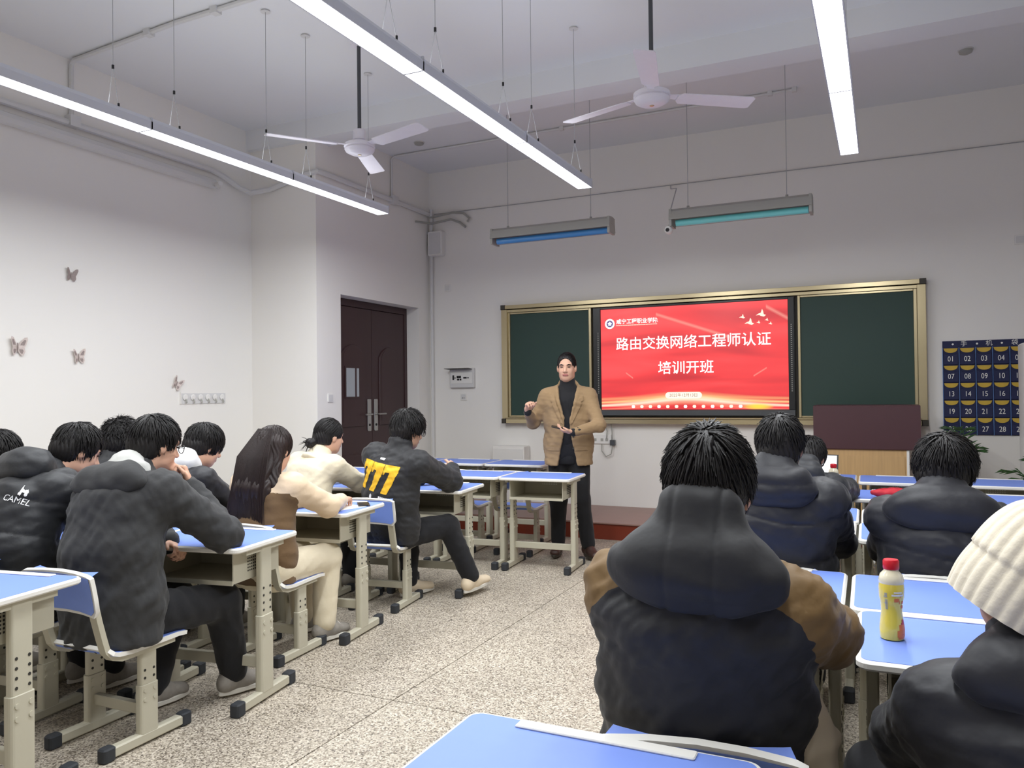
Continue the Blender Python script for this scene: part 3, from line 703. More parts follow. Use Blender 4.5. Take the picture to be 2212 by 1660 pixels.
def air_con():
    t = thing('standing_air_conditioner', 'tall white floor-standing air conditioner at the right picture edge', 'air conditioner', (1.29, 7.62, 0.0))
    MB().prism(rrect(0.52, 0.36, 0.05, 6), 0.0, 0.06, bev=0.006).obj('plinth', 'grey_plastic', t)
    MB().prism(rrect(0.54, 0.38, 0.05, 6), 0.06, 1.79, bev=0.012).obj('casing', 'white_plastic', t, True)
    for i in range(7): MB().box(-0.2, 0.2, -0.20, -0.188, 1.40+i*0.045, 1.42+i*0.045).obj('louvre', 'pipe_white', t)
    MB().box(-0.2, 0.2, -0.198, -0.189, 0.15, 0.85).obj('intake_grille', 'pipe_white', t)
air_con()
def lectern():
    t = thing('lectern', 'wooden lectern with a wide maroon top box on the platform', 'lectern', (-0.147, 7.50, 0.168))
    MB().prism([(-0.315, 0.0), (0.315, 0.0), (0.315, 0.42), (-0.315, 0.42)], 0.0, 0.745, bev=0.004).obj('body', 'lectern_wood', t)
    for x in (-0.335, 0.315): MB().box(x, x+0.02, -0.005, 0.43, 0.0, 0.745).obj('side_panel', 'white_plastic', t)
    MB().prism([(-0.425, -0.02), (0.425, -0.02), (0.425, 0.50), (-0.425, 0.50)], 0.735, 1.118, bev=0.005).obj('top_box', 'lectern_top', t)
    MB().box(-0.3, 0.3, -0.006, 0.0, 0.06, 0.68).obj('front_panel', 'lectern_wood', t)
lectern()
def palm(x, y, z0, h, n, label, seed, spread):
    rnd = random.Random(seed)
    t = thing('potted_palm', label, 'plant', (x, y, z0))
    MB().lathe([(0.10, 0), (0.145, 0.22), (0.155, 0.24), (0.145, 0.24)], 20).obj('pot', 'pot', t, True)
    MB().lathe([(0.135, 0.225), (0.135, 0.228)], 18).obj('soil', 'soil', t)
    for i in range(n):
        a = 2*PI*i/n+rnd.uniform(-0.3, 0.3); hh = h*rnd.uniform(0.75, 1.0); sp = spread*rnd.uniform(0.6, 1.0)
        pts = []
        for k in range(6):
            u = k/5; pts.append(Vector((math.cos(a)*sp*u**1.6, math.sin(a)*sp*u**1.6, 0.22+(hh-0.22)*(1-(1-u)**1.7)-0.06*u**3)))
        st = MB().tube(pts, [0.008-0.006*k/5 for k in range(6)], 6).obj('frond_stem', 'leaf', t)
        m = MB()
        for k in range(9):
            u = 0.35+0.65*k/8; i0 = min(4, int(u*5)); p = pts[i0].lerp(pts[i0+1], u*5-i0); dv = (pts[i0+1]-pts[i0]).normalized()
            sd = dv.cross(Vector((0, 0, 1))).normalized()
            for s in (-1, 1):
                L = 0.17*(1.15-u*0.5); tip = p+sd*s*L*0.75+dv*L*0.75-Vector((0, 0, 0.03)); mid = p.lerp(tip, 0.5)+Vector((0, 0, 0.012)); wv = dv*0.010
                m.add([p, mid-wv, tip, mid+wv], [(0, 1, 2), (0, 2, 3)])
        m.obj('leaflets', 'leaf', st)
palm(0.60, 7.75, 0.168, 1.02, 7, 'green potted palm in front of the pocket chart', 4, 0.15)
palm(1.12, 7.08, 0.0, 0.98, 9, 'green potted palm beside the air conditioner at the right edge', 9, 0.30)
# ------------------------------------------------------------------ school desks and chairs
def rtube_poly(w_, d_, r, n=3): return rrect(w_, d_, r, n)
def make_desk():
    t = thing('school_desk', 'desk', 'desk')
    top = MB().prism(rrect(0.60, 0.50, 0.035, 6), 0.726, 0.750, bev=0.006).obj('tabletop', 'edge_white', t)
    MB().prism(rrect(0.576, 0.476, 0.026, 6), 0.7495, 0.7512).obj('laminate', 'laminate', top)
    MB().prism(rrect(0.36, 0.034, 0.005, 3, 0, 0.218), 0.7505, 0.7560, bev=0.002).obj('pencil_tray', 'edge_white', top)
    m = MB()
    m.box(-0.225, 0.225, -0.18, 0.18, 0.575, 0.580); m.box(-0.225, -0.219, -0.18, 0.18, 0.580, 0.726); m.box(0.219, 0.225, -0.18, 0.18, 0.580, 0.726)
    m.box(-0.219, 0.219, 0.174, 0.180, 0.580, 0.726); m.box(-0.225, 0.225, -0.188, -0.180, 0.570, 0.590)
    bx = m.obj('book_box', 'steel_frame', t)
    m = MB()
    for i in range(8):
        for j in range(6):
            for sx in (-1, 1): m.cbox((sx*0.2256, -0.02+i*0.014-0.05, 0.615+j*0.014), (0.0015, 0.007, 0.007))
    for i in range(9):
        for j in range(2): m.cbox((-0.06+i*0.015, 0.1735, 0.66+j*0.018), (0.008, 0.0015, 0.009), mi=1)
    stuff(m.obj('perforations', ['frame_hole', 'edge_white'], bx))
    for sx in (-1, 1):
        x = sx*0.262
        lg = MB().prism(rtube_poly(0.032, 0.088, 0.010), 0.055, 0.728).obj('leg', 'steel_frame', t); lg.location = (x, 0, 0)
        MB().prism(rtube_poly(0.042, 0.100, 0.014), 0.042, 0.40, bev=0.002).obj('sleeve', 'steel_frame', lg)
        MB().box(-0.012, 0.012, -0.15, 0.15, 0.700, 0.727).obj('top_bracket', 'steel_frame', lg)
        f = MB().prism(rtube_poly(0.040, 0.42, 0.008), 0.008, 0.052, bev=0.006).obj('foot_bar', 'steel_frame', lg)
        for sy in (-1, 1): MB().prism(rtube_poly(0.050, 0.062, 0.014), 0.0, 0.060, bev=0.006).obj('rubber_cap', 'rubber', lg).location = (0, sy*0.205, 0)
        m = MB()
        for sy in (-1, 1):
            for k in range(4): m.disc((0.0163, sy*0.026, 0.425+k*0.034), 0.0062, 0, 8); m.disc((-0.0163, sy*0.026, 0.425+k*0.034), 0.0062, 0, 8)
            for k in range(2): m.disc((0.0215, sy*0.028, 0.32+k*0.045), 0.010, 0, 10, 1, 0.006)
        stuff(m.obj('adjustment_holes', ['frame_hole', 'steel_frame'], lg))
    MB().prism([(-0.262, -0.015), (0.262, -0.015), (0.262, 0.015), (-0.262, 0.015)], 0.150, 0.200, bev=0.003).obj('crossbar', 'steel_frame', t)
    return t

def bent_board(path, half_w, th, rim, name, parent, cup=0.0):
    # a board bent along path [(y,z)...]; white edged core with a blue laminate skin on both faces
    n = len(path); cols = [-1, -0.92, -0.5, 0, 0.5, 0.92, 1]
    def grid(off, shrink):
        V = []
        for i, (y, z) in enumerate(path):
            a = path[max(i-1, 0)]; b = path[min(i+1, n-1)]
            ty, tz = b[0]-a[0], b[1]-a[1]; l = math.hypot(ty, tz); ny, nz = -tz/l, ty/l
            e = 1.0
            if i == 0 or i == n-1: e = 0.90
            for c in cols:
                cc = c*e*(half_w-shrink); u = cup*(c*c)
                V.append((cc, y+ny*(off+u), z+nz*(off+u)))
        return V
    def slab(path_off0, path_off1, shrink, trim):
        nonlocal path, n
        keep = path
        if trim:
            k = trim; p0, p1 = Vector(path[0]), Vector(path[1]); q0, q1 = Vector(path[-1]), Vector(path[-2])
            path = [tuple(p0+(p1-p0).normalized()*k)]+path[1:-1]+[tuple(q0+(q1-q0).normalized()*k)]; n = len(path)
        A = grid(path_off0, shrink); B = grid(path_off1, shrink); path = keep; n = len(keep)
        m = MB(); nc = len(cols); nn = len(A)//nc; F_ = []
        for i in range(nn-1):
            for j in range(nc-1):
                a = i*nc+j; F_.append((a, a+1, a+nc+1, a+nc)); o = nn*nc; F_.append((o+a+nc, o+a+nc+1, o+a+1, o+a))
        per = [(0, j) for j in range(nc)]+[(i, nc-1) for i in range(1, nn)]+[(nn-1, j) for j in range(nc-2, -1, -1)]+[(i, 0) for i in range(nn-2, 0, -1)]
        per = [i*nc+j for i, j in per]
        for i in range(len(per)):
            a, b = per[i], per[(i+1) % len(per)]; F_.append((a, a+nn*nc, b+nn*nc, b))
        m.add(A+B, F_); return m
    core = slab(-th/2, th/2, 0, 0).obj(name, 'edge_white', parent, True)
    slab(th/2-0.001, th/2+0.0012, rim, rim).obj('laminate', 'laminate', core, True)
    slab(-th/2-0.0012, -th/2+0.001, rim, rim).obj('laminate', 'laminate', core, True)
    return core
def make_chair():
    t = thing('school_chair', 'chair', 'chair')
    seat = [(-0.185, 0.438), (-0.170, 0.420), (-0.145, 0.410), (-0.08, 0.404), (0.05, 0.408), (0.15, 0.410), (0.19, 0.406), (0.205, 0.398)]
    bent_board(seat, 0.19, 0.016, 0.012, 'seat', t)
    back = [(-0.222, 0.585), (-0.228, 0.61), (-0.236, 0.66), (-0.246, 0.71), (-0.254, 0.742), (-0.257, 0.752)]
    bent_board(back, 0.20, 0.018, 0.012, 'backrest', t, cup=0.022)
    sec = [(-0.9, -1.5), (0.9, -1.5), (0.9, 1.5), (-0.9, 1.5)]
    for sx in (-1, 1):
        x = sx*0.155
        pth = [(x, -0.262, 0.735), (x, -0.245, 0.66), (x, -0.222, 0.56), (x, -0.200, 0.48), (x, -0.185, 0.43), (x, -0.160, 0.400), (x, -0.12, 0.386), (x, -0.05, 0.386), (x, 0.14, 0.390)]
        MB().tube(pth, 0.0125, M=None, sec=sec).obj('side_bar', 'steel_frame', t)
        lg = MB().prism(rtube_poly(0.030, 0.080, 0.010), 0.05, 0.388).obj('leg', 'steel_frame', t); lg.location = (x, 0.01, 0)
        MB().prism(rtube_poly(0.038, 0.090, 0.012), 0.04, 0.245, bev=0.002).obj('sleeve', 'steel_frame', lg)
        MB().prism(rtube_poly(0.040, 0.38, 0.008), 0.008, 0.050, bev=0.006).obj('foot_bar', 'steel_frame', lg)
        for sy in (-1, 1): MB().prism(rtube_poly(0.048, 0.058, 0.014), 0.0, 0.056, bev=0.006).obj('rubber_cap', 'rubber', lg).location = (0, sy*0.190, 0)
        m = MB()
        for sy in (-1, 1):
            for k in range(2):
                m.disc((0.0153, sy*0.022, 0.272+k*0.032), 0.0058, 0, 8); m.disc((-0.0153, sy*0.022, 0.272+k*0.032), 0.0058, 0, 8)
                m.disc((0.0193, sy*0.024, 0.185+k*0.038), 0.009, 0, 10, 1, 0.006)
        stuff(m.obj('adjustment_holes', ['frame_hole', 'steel_frame'], lg))
    MB().prism([(-0.155, -0.008), (0.155, -0.008), (0.155, 0.022), (-0.155, 0.022)], 0.115, 0.160, bev=0.003).obj('crossbar', 'steel_frame', t)
    return t
desk0 = make_desk(); chair0 = make_chair()
index_kids(desk0); index_kids(chair0)
_used = {}
def put(proto, x, y, deg, label, cat, group):
    if proto.name in _used: o = copy_tree(proto)
    else: o = proto; _used[proto.name] = 1
    o.location = (x, y, 0); o.rotation_euler = (0, 0, rad(deg)); return tag(o, label, cat, group)
GD, GC = 'blue-topped school desks', 'blue school chairs'
def desk_row(ex, ey, deg, labels, gap=0.612):
    # ex, ey: middle of the right-hand edge of the row
    c, s = math.cos(rad(deg)), math.sin(rad(deg))
    for i, lb in enumerate(labels):
        k = 0.30+gap*i
        put(desk0, ex-c*k, ey-s*k, deg, lb, 'desk', GD)
desk_row(-2.695, 1.755, 9, ['blue-topped desk cut by the lower left picture corner'])
desk_row(-2.614, 2.862, 9, ['blue-topped desk under the elbow of the man resting his chin', 'blue-topped desk in front of the student in the black puffer with the white logo', 'blue-topped desk in front of the student at the left picture edge'])
desk_row(-2.795, 3.875, 7.3, ['blue-topped desk the long-haired girl in beige writes on', 'blue-topped desk in front of the student in the white hood', 'blue-topped desk in front of the curly-haired student'])
desk_row(-2.690, 5.025, 7.3, ['blue-topped desk of the man in the yellow-numbered jacket', 'blue-topped desk in front of the girl with a bun', 'empty blue-topped desk left of the girl with a bun'])
desk_row(-2.236, 5.965, 4.5, ['empty blue-topped desk right beside the standing teacher', 'empty blue-topped desk second from the teacher in his row', 'empty blue-topped desk third from the teacher in his row', 'empty blue-topped desk at the far left of the teacher\'s row'])
desk_row(-2.905, 7.005, 3, ['right-hand empty desk of the front row by the platform', 'middle empty desk of the front row by the platform', 'left-hand empty desk of the front row by the platform'])
# right block
put(desk0, -0.500, 1.232, 0, 'large blue-topped desk nearest the viewer at the bottom edge', 'desk', GD)
put(desk0, 0.118, 1.220, 0, 'blue-topped desk whose corner shows at the bottom edge under the big student\'s jacket', 'desk', GD)
put(desk0, -0.398, 2.385, 1, 'blue-topped desk in front of the big student in black and tan', 'desk', GD)
put(desk0, 0.222, 2.385, 1, 'blue-topped desk carrying the yellow juice bottle', 'desk', GD)
put(desk0, -0.425, 2.892, 1, 'blue-topped desk right behind the seated student with the puffer hood', 'desk', GD)
put(desk0, 0.190, 2.892, 1, 'blue-topped desk beyond the juice bottle, behind the student with loose hair', 'desk', GD)
put(desk0, -0.430, 4.110, 1, 'blue-topped desk in front of the student with the puffer hood', 'desk', GD)
put(desk0, 0.182, 4.110, 1, 'blue-topped desk in front of the student with loose hair', 'desk', GD)
put(desk0, -0.430, 4.618, 1, 'blue-topped desk one row past the puffer-hood student\'s desk', 'desk', GD)
put(desk0, 0.182, 4.618, 1, 'blue-topped desk one row past the loose-haired student\'s desk', 'desk', GD)
put(desk0, -0.512, 5.550, 1, 'blue-topped desk holding the open laptop', 'desk', GD)
put(desk0, 0.100, 5.550, 1, 'blue-topped desk with a red pouch on it', 'desk', GD)
put(desk0, 0.712, 5.550, 1, 'blue-topped desk right of the one with the red pouch', 'desk', GD)
put(desk0, -0.495, 6.540, 1, 'left empty desk of the row in front of the lectern', 'desk', GD)
put(desk0, 0.117, 6.540, 1, 'middle empty desk of the row in front of the lectern', 'desk', GD)
put(desk0, 0.729, 6.540, 1, 'right empty desk of the row in front of the lectern', 'desk', GD)
# chairs
put(chair0, -2.925, 2.290, 1, 'blue chair of the man resting his chin, nearest on the left', 'chair', GC)
put(chair0, -3.555, 2.280, 6, 'blue chair under the student in the black puffer with the white logo', 'chair', GC)
put(chair0, -4.13, 2.200, 6, 'blue chair under the student at the left picture edge', 'chair', GC)
put(chair0, -3.065, 3.395, 4, 'blue chair under the long-haired girl in beige', 'chair', GC)
put(chair0, -3.69, 3.310, 6, 'blue chair under the student in the white hood', 'chair', GC)
put(chair0, -4.26, 3.200, 6, 'blue chair under the curly-haired student', 'chair', GC)
put(chair0, -3.085, 4.485, 8, 'blue chair under the man in the yellow-numbered jacket', 'chair', GC)
put(chair0, -3.655, 4.460, 6, 'blue chair under the girl with a bun', 'chair', GC)
put(chair0, -2.975, 6.435, 4, 'empty blue chair pushed under the front-row desk near the teacher', 'chair', GC)
put(chair0, -3.52, 6.410, 4, 'empty blue chair left of the one nearest the teacher', 'chair', GC)
put(chair0, -0.360, 1.770, 6, 'blue chair under the big student in black and tan', 'chair', GC)
put(chair0, 0.235, 1.770, 0, 'blue chair under the student in the cream knit hat', 'chair', GC)
put(chair0, -0.420, 3.430, 0, 'blue chair under the student with the puffer hood', 'chair', GC)
put(chair0, 0.185, 3.440, -2, 'blue chair under the student with loose hair', 'chair', GC)
put(chair0, -0.50, 5.115, 0, 'blue chair under the student bent over the laptop desk', 'chair', GC)
put(chair0, 0.115, 5.150, 0, 'empty blue chair before the desk with the red pouch', 'chair', GC)
put(chair0, -0.50, 6.080, 0, 'empty blue chair before the left desk in front of the lectern', 'chair', GC)
put(chair0, 0.100, 6.080, 0, 'empty blue chair before the middle desk in front of the lectern', 'chair', GC)
# ------------------------------------------------------------------ sculpting with distance fields (for people and cloth)
A3 = lambda *v: np.array(v, dtype=np.float64)
def nrm(v): v = np.asarray(v, float); return v/(np.linalg.norm(v)+1e-12)
class Field:
    def __init__(s, lo, hi, h):
        s.h = h; s.lo = np.asarray(lo, float); s.n = np.ceil((np.asarray(hi, float)-s.lo)/h).astype(int)+1
        s.f = np.full(s.n, 0.25, np.float32)
    def sub(s, lo, hi):
        i0 = np.clip(np.floor((lo-s.lo)/s.h).astype(int), 0, s.n-1); i1 = np.clip(np.ceil((hi-s.lo)/s.h).astype(int)+1, 1, s.n)
        ax = [(s.lo[a]+np.arange(i0[a], i1[a])*s.h).astype(np.float32) for a in range(3)]
        return (slice(i0[0], i1[0]), slice(i0[1], i1[1]), slice(i0[2], i1[2])), ax[0][:, None, None], ax[1][None, :, None], ax[2][None, None, :]
    def mix(s, sl, d, k, op):
        f = s.f[sl]
        if op == 'sub':
            d = -d; h = np.clip(0.5-0.5*(f-d)/k*1.0, 0, 1); s.f[sl] = f*(1-h)+d*h+k*h*(1-h)
        else:
            h = np.clip(0.5+0.5*(f-d)/k, 0, 1); s.f[sl] = f*(1-h)+d*h-k*h*(1-h)
    def cone(s, a, b, ra, rb, k=0.02, e1=None, op='add'):
        a = np.asarray(a, float); b = np.asarray(b, float)
        R = max(np.max(ra), np.max(rb))+k+2*s.h
        sl, X, Y, Z = s.sub(np.minimum(a, b)-R, np.maximum(a, b)+R)
        ba = b-a; L2 = ba@ba+1e-12
        px, py, pz = X-a[0], Y-a[1], Z-a[2]
        t = np.clip((px*ba[0]+py*ba[1]+pz*ba[2])/L2, 0, 1)
        qx, qy, qz = px-t*ba[0], py-t*ba[1], pz-t*ba[2]
        if np.ndim(ra) == 0 and np.ndim(rb) == 0:
            d = np.sqrt(qx*qx+qy*qy+qz*qz)-(ra+(rb-ra)*t)
        else:
            ra = np.broadcast_to(ra, 2); rb = np.broadcast_to(rb, 2)
            ax = nrm(ba); e = np.asarray(e1, float); e = nrm(e-ax*(e@ax)); g = np.cross(ax, e)
            r1 = ra[0]+(rb[0]-ra[0])*t; r2 = ra[1]+(rb[1]-ra[1])*t; rm = np.minimum(r1, r2)
            c1 = qx*e[0]+qy*e[1]+qz*e[2]; c2 = qx*g[0]+qy*g[1]+qz*g[2]; ca = qx*ax[0]+qy*ax[1]+qz*ax[2]
            d = (np.sqrt((c1/r1)**2+(c2/r2)**2+(ca/rm)**2)-1)*rm
        s.mix(sl, d.astype(np.float32), k, op)
    def ell(s, c, r, R=None, k=0.02, op='add'):
        c = np.asarray(c, float); r = np.asarray(r, float); R = np.eye(3) if R is None else R
        e = np.max(r)+k+2*s.h
        sl, X, Y, Z = s.sub(c-e, c+e)
        px, py, pz = X-c[0], Y-c[1], Z-c[2]; q = 0
        for i in range(3): q = q+((px*R[0, i]+py*R[1, i]+pz*R[2, i])/r[i])**2
        s.mix(sl, ((np.sqrt(q)-1)*np.min(r)).astype(np.float32), k, op)
    def cut(s, fn):          # fn(X,Y,Z) > 0 is removed
        sl, X, Y, Z = s.sub(s.lo, s.lo+s.h*(s.n-1))
        s.f = np.maximum(s.f, np.broadcast_to(fn(X, Y, Z), s.f.shape).astype(np.float32))
    def surface(s):
        f = s.f; ins = f < 0
        w = np.where(ins)
        if len(w[0]) == 0: return np.zeros((0, 3)), np.zeros((0, 4), int)
        a = [max(0, w[i].min()-2) for i in range(3)]; b = [min(s.n[i], w[i].max()+3) for i in range(3)]
        f = np.pad(f[a[0]:b[0], a[1]:b[1], a[2]:b[2]], 1, constant_values=0.25); off = s.lo+(np.array(a)-1)*s.h
        ins = f < 0; n = np.array(f.shape)-1
        cnt = np.zeros(n, np.int8); S = ins.astype(np.int8)
        for i in (0, 1):
            for j in (0, 1):
                for k in (0, 1): cnt += S[i:i+n[0], j:j+n[1], k:k+n[2]]
        act = (cnt > 0) & (cnt < 8); I, J, K = np.where(act); N = len(I)
        idx = np.full(n, -1, np.int32); idx[I, J, K] = np.arange(N)
        P = np.zeros((N, 3)); C = np.zeros(N)
        for ax in range(3):
            o1, o2 = [x for x in range(3) if x != ax]
            for u in (0, 1):
                for v in (0, 1):
                    d0 = [0, 0, 0]; d0[o1] = u; d0[o2] = v; d1 = list(d0); d1[ax] = 1
                    f0 = f[I+d0[0], J+d0[1], K+d0[2]]; f1 = f[I+d1[0], J+d1[1], K+d1[2]]
                    c = (f0 < 0) != (f1 < 0); t = np.where(c, f0/(f0-f1+1e-12*(~c)), 0)
                    for m_ in range(3): P[:, m_] += np.where(c, d0[m_]+(t if m_ == ax else 0), 0)
                    C += c
        P /= C[:, None]; V = off+(np.stack([I, J, K], 1)+P)*s.h
        Q = []
        for ax in range(3):
            o1, o2 = [(1, 2), (2, 0), (0, 1)][ax]
            s0 = [slice(1, n[i]) for i in range(3)]; s0[ax] = slice(0, n[ax]); s1 = list(s0); s1[ax] = slice(1, n[ax]+1)
            A, B = ins[tuple(s0)], ins[tuple(s1)]
            for flip, mk in ((False, A & ~B), (True, ~A & B)):
                g = np.stack(np.where(mk), 1)
                if not len(g): continue
                g[:, o1] += 1; g[:, o2] += 1
                def cell(d1, d2):
                    h_ = g.copy(); h_[:, o1] -= d1; h_[:, o2] -= d2; return idx[h_[:, 0], h_[:, 1], h_[:, 2]]
                q = np.stack([cell(1, 1), cell(0, 1), cell(0, 0), cell(1, 0)], 1)
                Q.append(q[:, ::-1] if flip else q)
        return V, np.concatenate(Q)
def np_mesh(name, V, Q, mats, smooth=True, mi=None):
    me = bpy.data.meshes.new(name); V = np.asarray(V, np.float32); Q = np.asarray(Q, np.int32); k = Q.shape[1]
    me.vertices.add(len(V)); me.vertices.foreach_set('co', V.ravel())
    me.loops.add(Q.size); me.loops.foreach_set('vertex_index', Q.ravel())
    me.polygons.add(len(Q)); me.polygons.foreach_set('loop_start', np.arange(0, Q.size, k, dtype=np.int32))
    me.polygons.foreach_set('use_smooth', np.full(len(Q), smooth))
    for m_ in mats: me.materials.append(MATS[m_])
    if mi is not None: me.polygons.foreach_set('material_index', np.asarray(mi, np.int32))
    me.update(calc_edges=True); me.validate()
    return me
def vnormals(V, Q):
    N = np.zeros_like(V); d = np.cross(V[Q[:, 2]]-V[Q[:, 0]], V[Q[:, 3]]-V[Q[:, 1]])
    for i in range(4): np.add.at(N, Q[:, i], d)
    return N/(np.linalg.norm(N, axis=1, keepdims=True)+1e-12)
def relax(V, Q, it=1, lam=0.5):
    for _ in range(it):
        S = np.zeros_like(V); C = np.zeros(len(V))
        for i in range(4):
            a, b = Q[:, i], Q[:, (i+1) % 4]
            np.add.at(S, a, V[b]); np.add.at(S, b, V[a]); np.add.at(C, a, 1); np.add.at(C, b, 1)
        V = V+lam*(S/np.maximum(C, 1)[:, None]-V)
    return V
def folds(V, seed, lam=0.07, aniso=(1, 1, 1), n=5):
    r = np.random.RandomState(seed); out = np.zeros(len(V)); P = V*np.asarray(aniso)
    for i in range(n):
        k = nrm(r.normal(size=3))*2*PI/(lam*r.uniform(0.7, 1.5)); k2 = nrm(r.normal(size=3))*2*PI/(lam*2.7)
        out += np.sin(P@k+r.uniform(0, 6.3)+1.6*np.sin(P@k2+r.uniform(0, 6.3)))
    return out/n
def head_R(yaw, pitch, roll):
    cy, sy = math.cos(rad(yaw)), math.sin(rad(yaw)); cp, sp = math.cos(rad(pitch)), math.sin(rad(pitch)); cr, sr = math.cos(rad(roll)), math.sin(rad(roll))
    Rz = np.array([[cy, -sy, 0], [sy, cy, 0], [0, 0, 1]]); Rx = np.array([[1, 0, 0], [0, cp, -sp], [0, sp, cp]]); Ry = np.array([[cr, 0, sr], [0, 1, 0], [-sr, 0, cr]])
    return Rz@Rx@Ry

def add_hand(F, wr, d, pn, side, curl=(50, 60, 40), k=1.0, spread=0.0, thumb=0.75):
    # wr wrist, d pointing direction, pn palm-facing direction, side +1 when the thumb lies along cross(pn,d)
    d = nrm(d); pn = nrm(pn-d*(np.dot(pn, d))); lat = np.cross(pn, d)*side
    F.cone(wr-d*0.02, wr+d*0.045*k, (0.026*k, 0.020*k), (0.036*k, 0.016*k), 0.012, lat)
    F.cone(wr+d*0.03*k, wr+d*0.088*k, (0.036*k, 0.016*k), (0.040*k, 0.013*k), 0.012, lat)
    for i, L in enumerate((0.068, 0.078, 0.072, 0.056)):
        p = wr+d*(0.090-0.006*abs(i-1.3))*k+lat*(0.030-0.020*i)*k; dd = nrm(d+lat*(0.03-0.02*i)*spread*3); a = 0
        for j, f in enumerate((0.45, 0.31, 0.24)):
            a += rad(curl[j]); v = dd*math.cos(a)+pn*math.sin(a); q = p+v*L*f*k
            F.cone(p, q, (0.0092-0.0008*j)*k, (0.0086-0.0010*j)*k, 0.004); p = q
    p = wr+d*0.028*k+lat*0.030*k; v = nrm(d*0.65+lat*0.75+pn*0.25*thumb); q = p+v*0.042*k
    F.cone(p, q, 0.0125*k, 0.0105*k, 0.01)
    v = nrm(d*0.9+lat*0.15+pn*0.55*thumb); q2 = q+v*0.034*k; F.cone(q, q2, 0.0102*k, 0.0082*k, 0.004)
def add_head(F, c, R, neck, s=1.0):
    P = lambda *v: c+R@(A3(*v)*s)
    def E(p, r, k=0.02, op='add', Q=None): F.ell(P(*p), A3(*r)*s, R if Q is None else R@Q, k, op)
    E((0, -0.012, 0.033), (0.074, 0.094, 0.090), 0.02)
    E((0, 0.028, -0.030), (0.058, 0.066, 0.084), 0.03)
    E((0, 0.048, -0.088), (0.032, 0.032, 0.027), 0.03)
    for sx in (-1, 1):
        E((sx*0.034, 0.060, -0.030), (0.022, 0.020, 0.025), 0.02)
        E((sx*0.045, 0.005, -0.065), (0.018, 0.035, 0.028), 0.025)
        E((sx*0.031, 0.100, 0.008), (0.017, 0.012, 0.009), 0.012, 'sub')
        E((sx*0.077, -0.004, -0.008), (0.010, 0.020, 0.031), 0.006)
        E((sx*0.014, 0.098, -0.032), (0.008, 0.010, 0.007), 0.008)
    F.cone(P(0, 0.086, 0.014), P(0, 0.111, -0.026), 0.008*s, 0.012*s, 0.012)
    E((0, 0.080, 0.028), (0.046, 0.014, 0.012), 0.02)
    E((0, 0.091, -0.060), (0.024, 0.010, 0.010), 0.008)
    F.cone(P(0, -0.020, -0.050), neck, 0.054*s, 0.060*s, 0.03)
def tufts(rng, n, R0, c0, whorl, length, region, lift=0.02, wob=0.5, thick=0.0021, droop=0.5):
    V = []; Q = []; W = nrm(whorl); tries = 0; made = 0
    while made < n and tries < n*30:
        tries += 1
        d = nrm(rng.normal(size=3)); p = c0+d*R0
        if not region(p): continue
        made += 1; pts = []; L = length*rng.uniform(0.6, 1.25); q = d.copy(); side = rng.normal(size=3)*wob
        for k in range(5):
            g = q-W; t = g-q*(g@q); t = nrm(t)+side*0.35+A3(0, 0, -droop); t = t-q*(t@q); t = nrm(t)
            pts.append(c0+q*(R0*(1+0.02)+lift*(k/4.0)**1.3*rng.uniform(0.6, 1.2)))
            q = nrm(q+t*(L/4)/np.mean(R0))
        o = len(V); th = thick*rng.uniform(0.7, 1.5)
        for k in range(5):
            p = pts[k]; tn = nrm(pts[min(k+1, 4)]-pts[max(k-1, 0)]); up = nrm(p-c0); sd = nrm(np.cross(tn, up)); r = th*(1-0.85*(k/4.0)**1.5)
            V += [p+sd*r*1.5, p+up*r, p-sd*r*1.5, p-up*r]
        for k in range(4):
            for j in range(4): a = o+k*4+j; b = o+k*4+(j+1) % 4; Q.append((a, b, b+4, a+4))
    return np.array(V).reshape(-1, 3), np.array(Q, int).reshape(-1, 4)
HAIR = {
 'short':  dict(g=(0.012, 0.012, 0.016), nape=-0.075, front=0.070, side=0.0, n=420, L=0.055, lift=0.012, wob=0.35),
 'slick':  dict(g=(0.004, 0.006, 0.010), nape=-0.060, front=0.106, side=0.02, n=260, L=0.05, lift=0.005, wob=0.15),
 'fluffy': dict(g=(0.020, 0.022, 0.026), nape=-0.070, front=0.050, side=0.0, n=520, L=0.06, lift=0.020, wob=0.8),
 'curly':  dict(g=(0.018, 0.018, 0.026), nape=-0.065, front=0.050, side=0.0, n=600, L=0.035, lift=0.022, wob=1.8),
 'loose':  dict(g=(0.022, 0.018, 0.018), nape=-0.085, front=0.045, side=-0.02, n=620, L=0.085, lift=0.018, wob=0.6),
 'bowl':   dict(g=(0.016, 0.016, 0.016), nape=-0.080, front=0.040, side=-0.015, n=420, L=0.065, lift=0.010, wob=0.3),
 'bob':    dict(g=(0.016, 0.018, 0.016), nape=-0.095, front=0.045, side=-0.03, n=420, L=0.08, lift=0.010, wob=0.25),
 'tied':   dict(g=(0.010, 0.012, 0.012), nape=-0.060, front=0.060, side=0.015, n=300, L=0.08, lift=0.004, wob=0.15),
 'long':   dict(g=(0.014, 0.018, 0.012), nape=-0.12, front=0.060, side=-0.09, n=500, L=0.14, lift=0.006, wob=0.15),
}
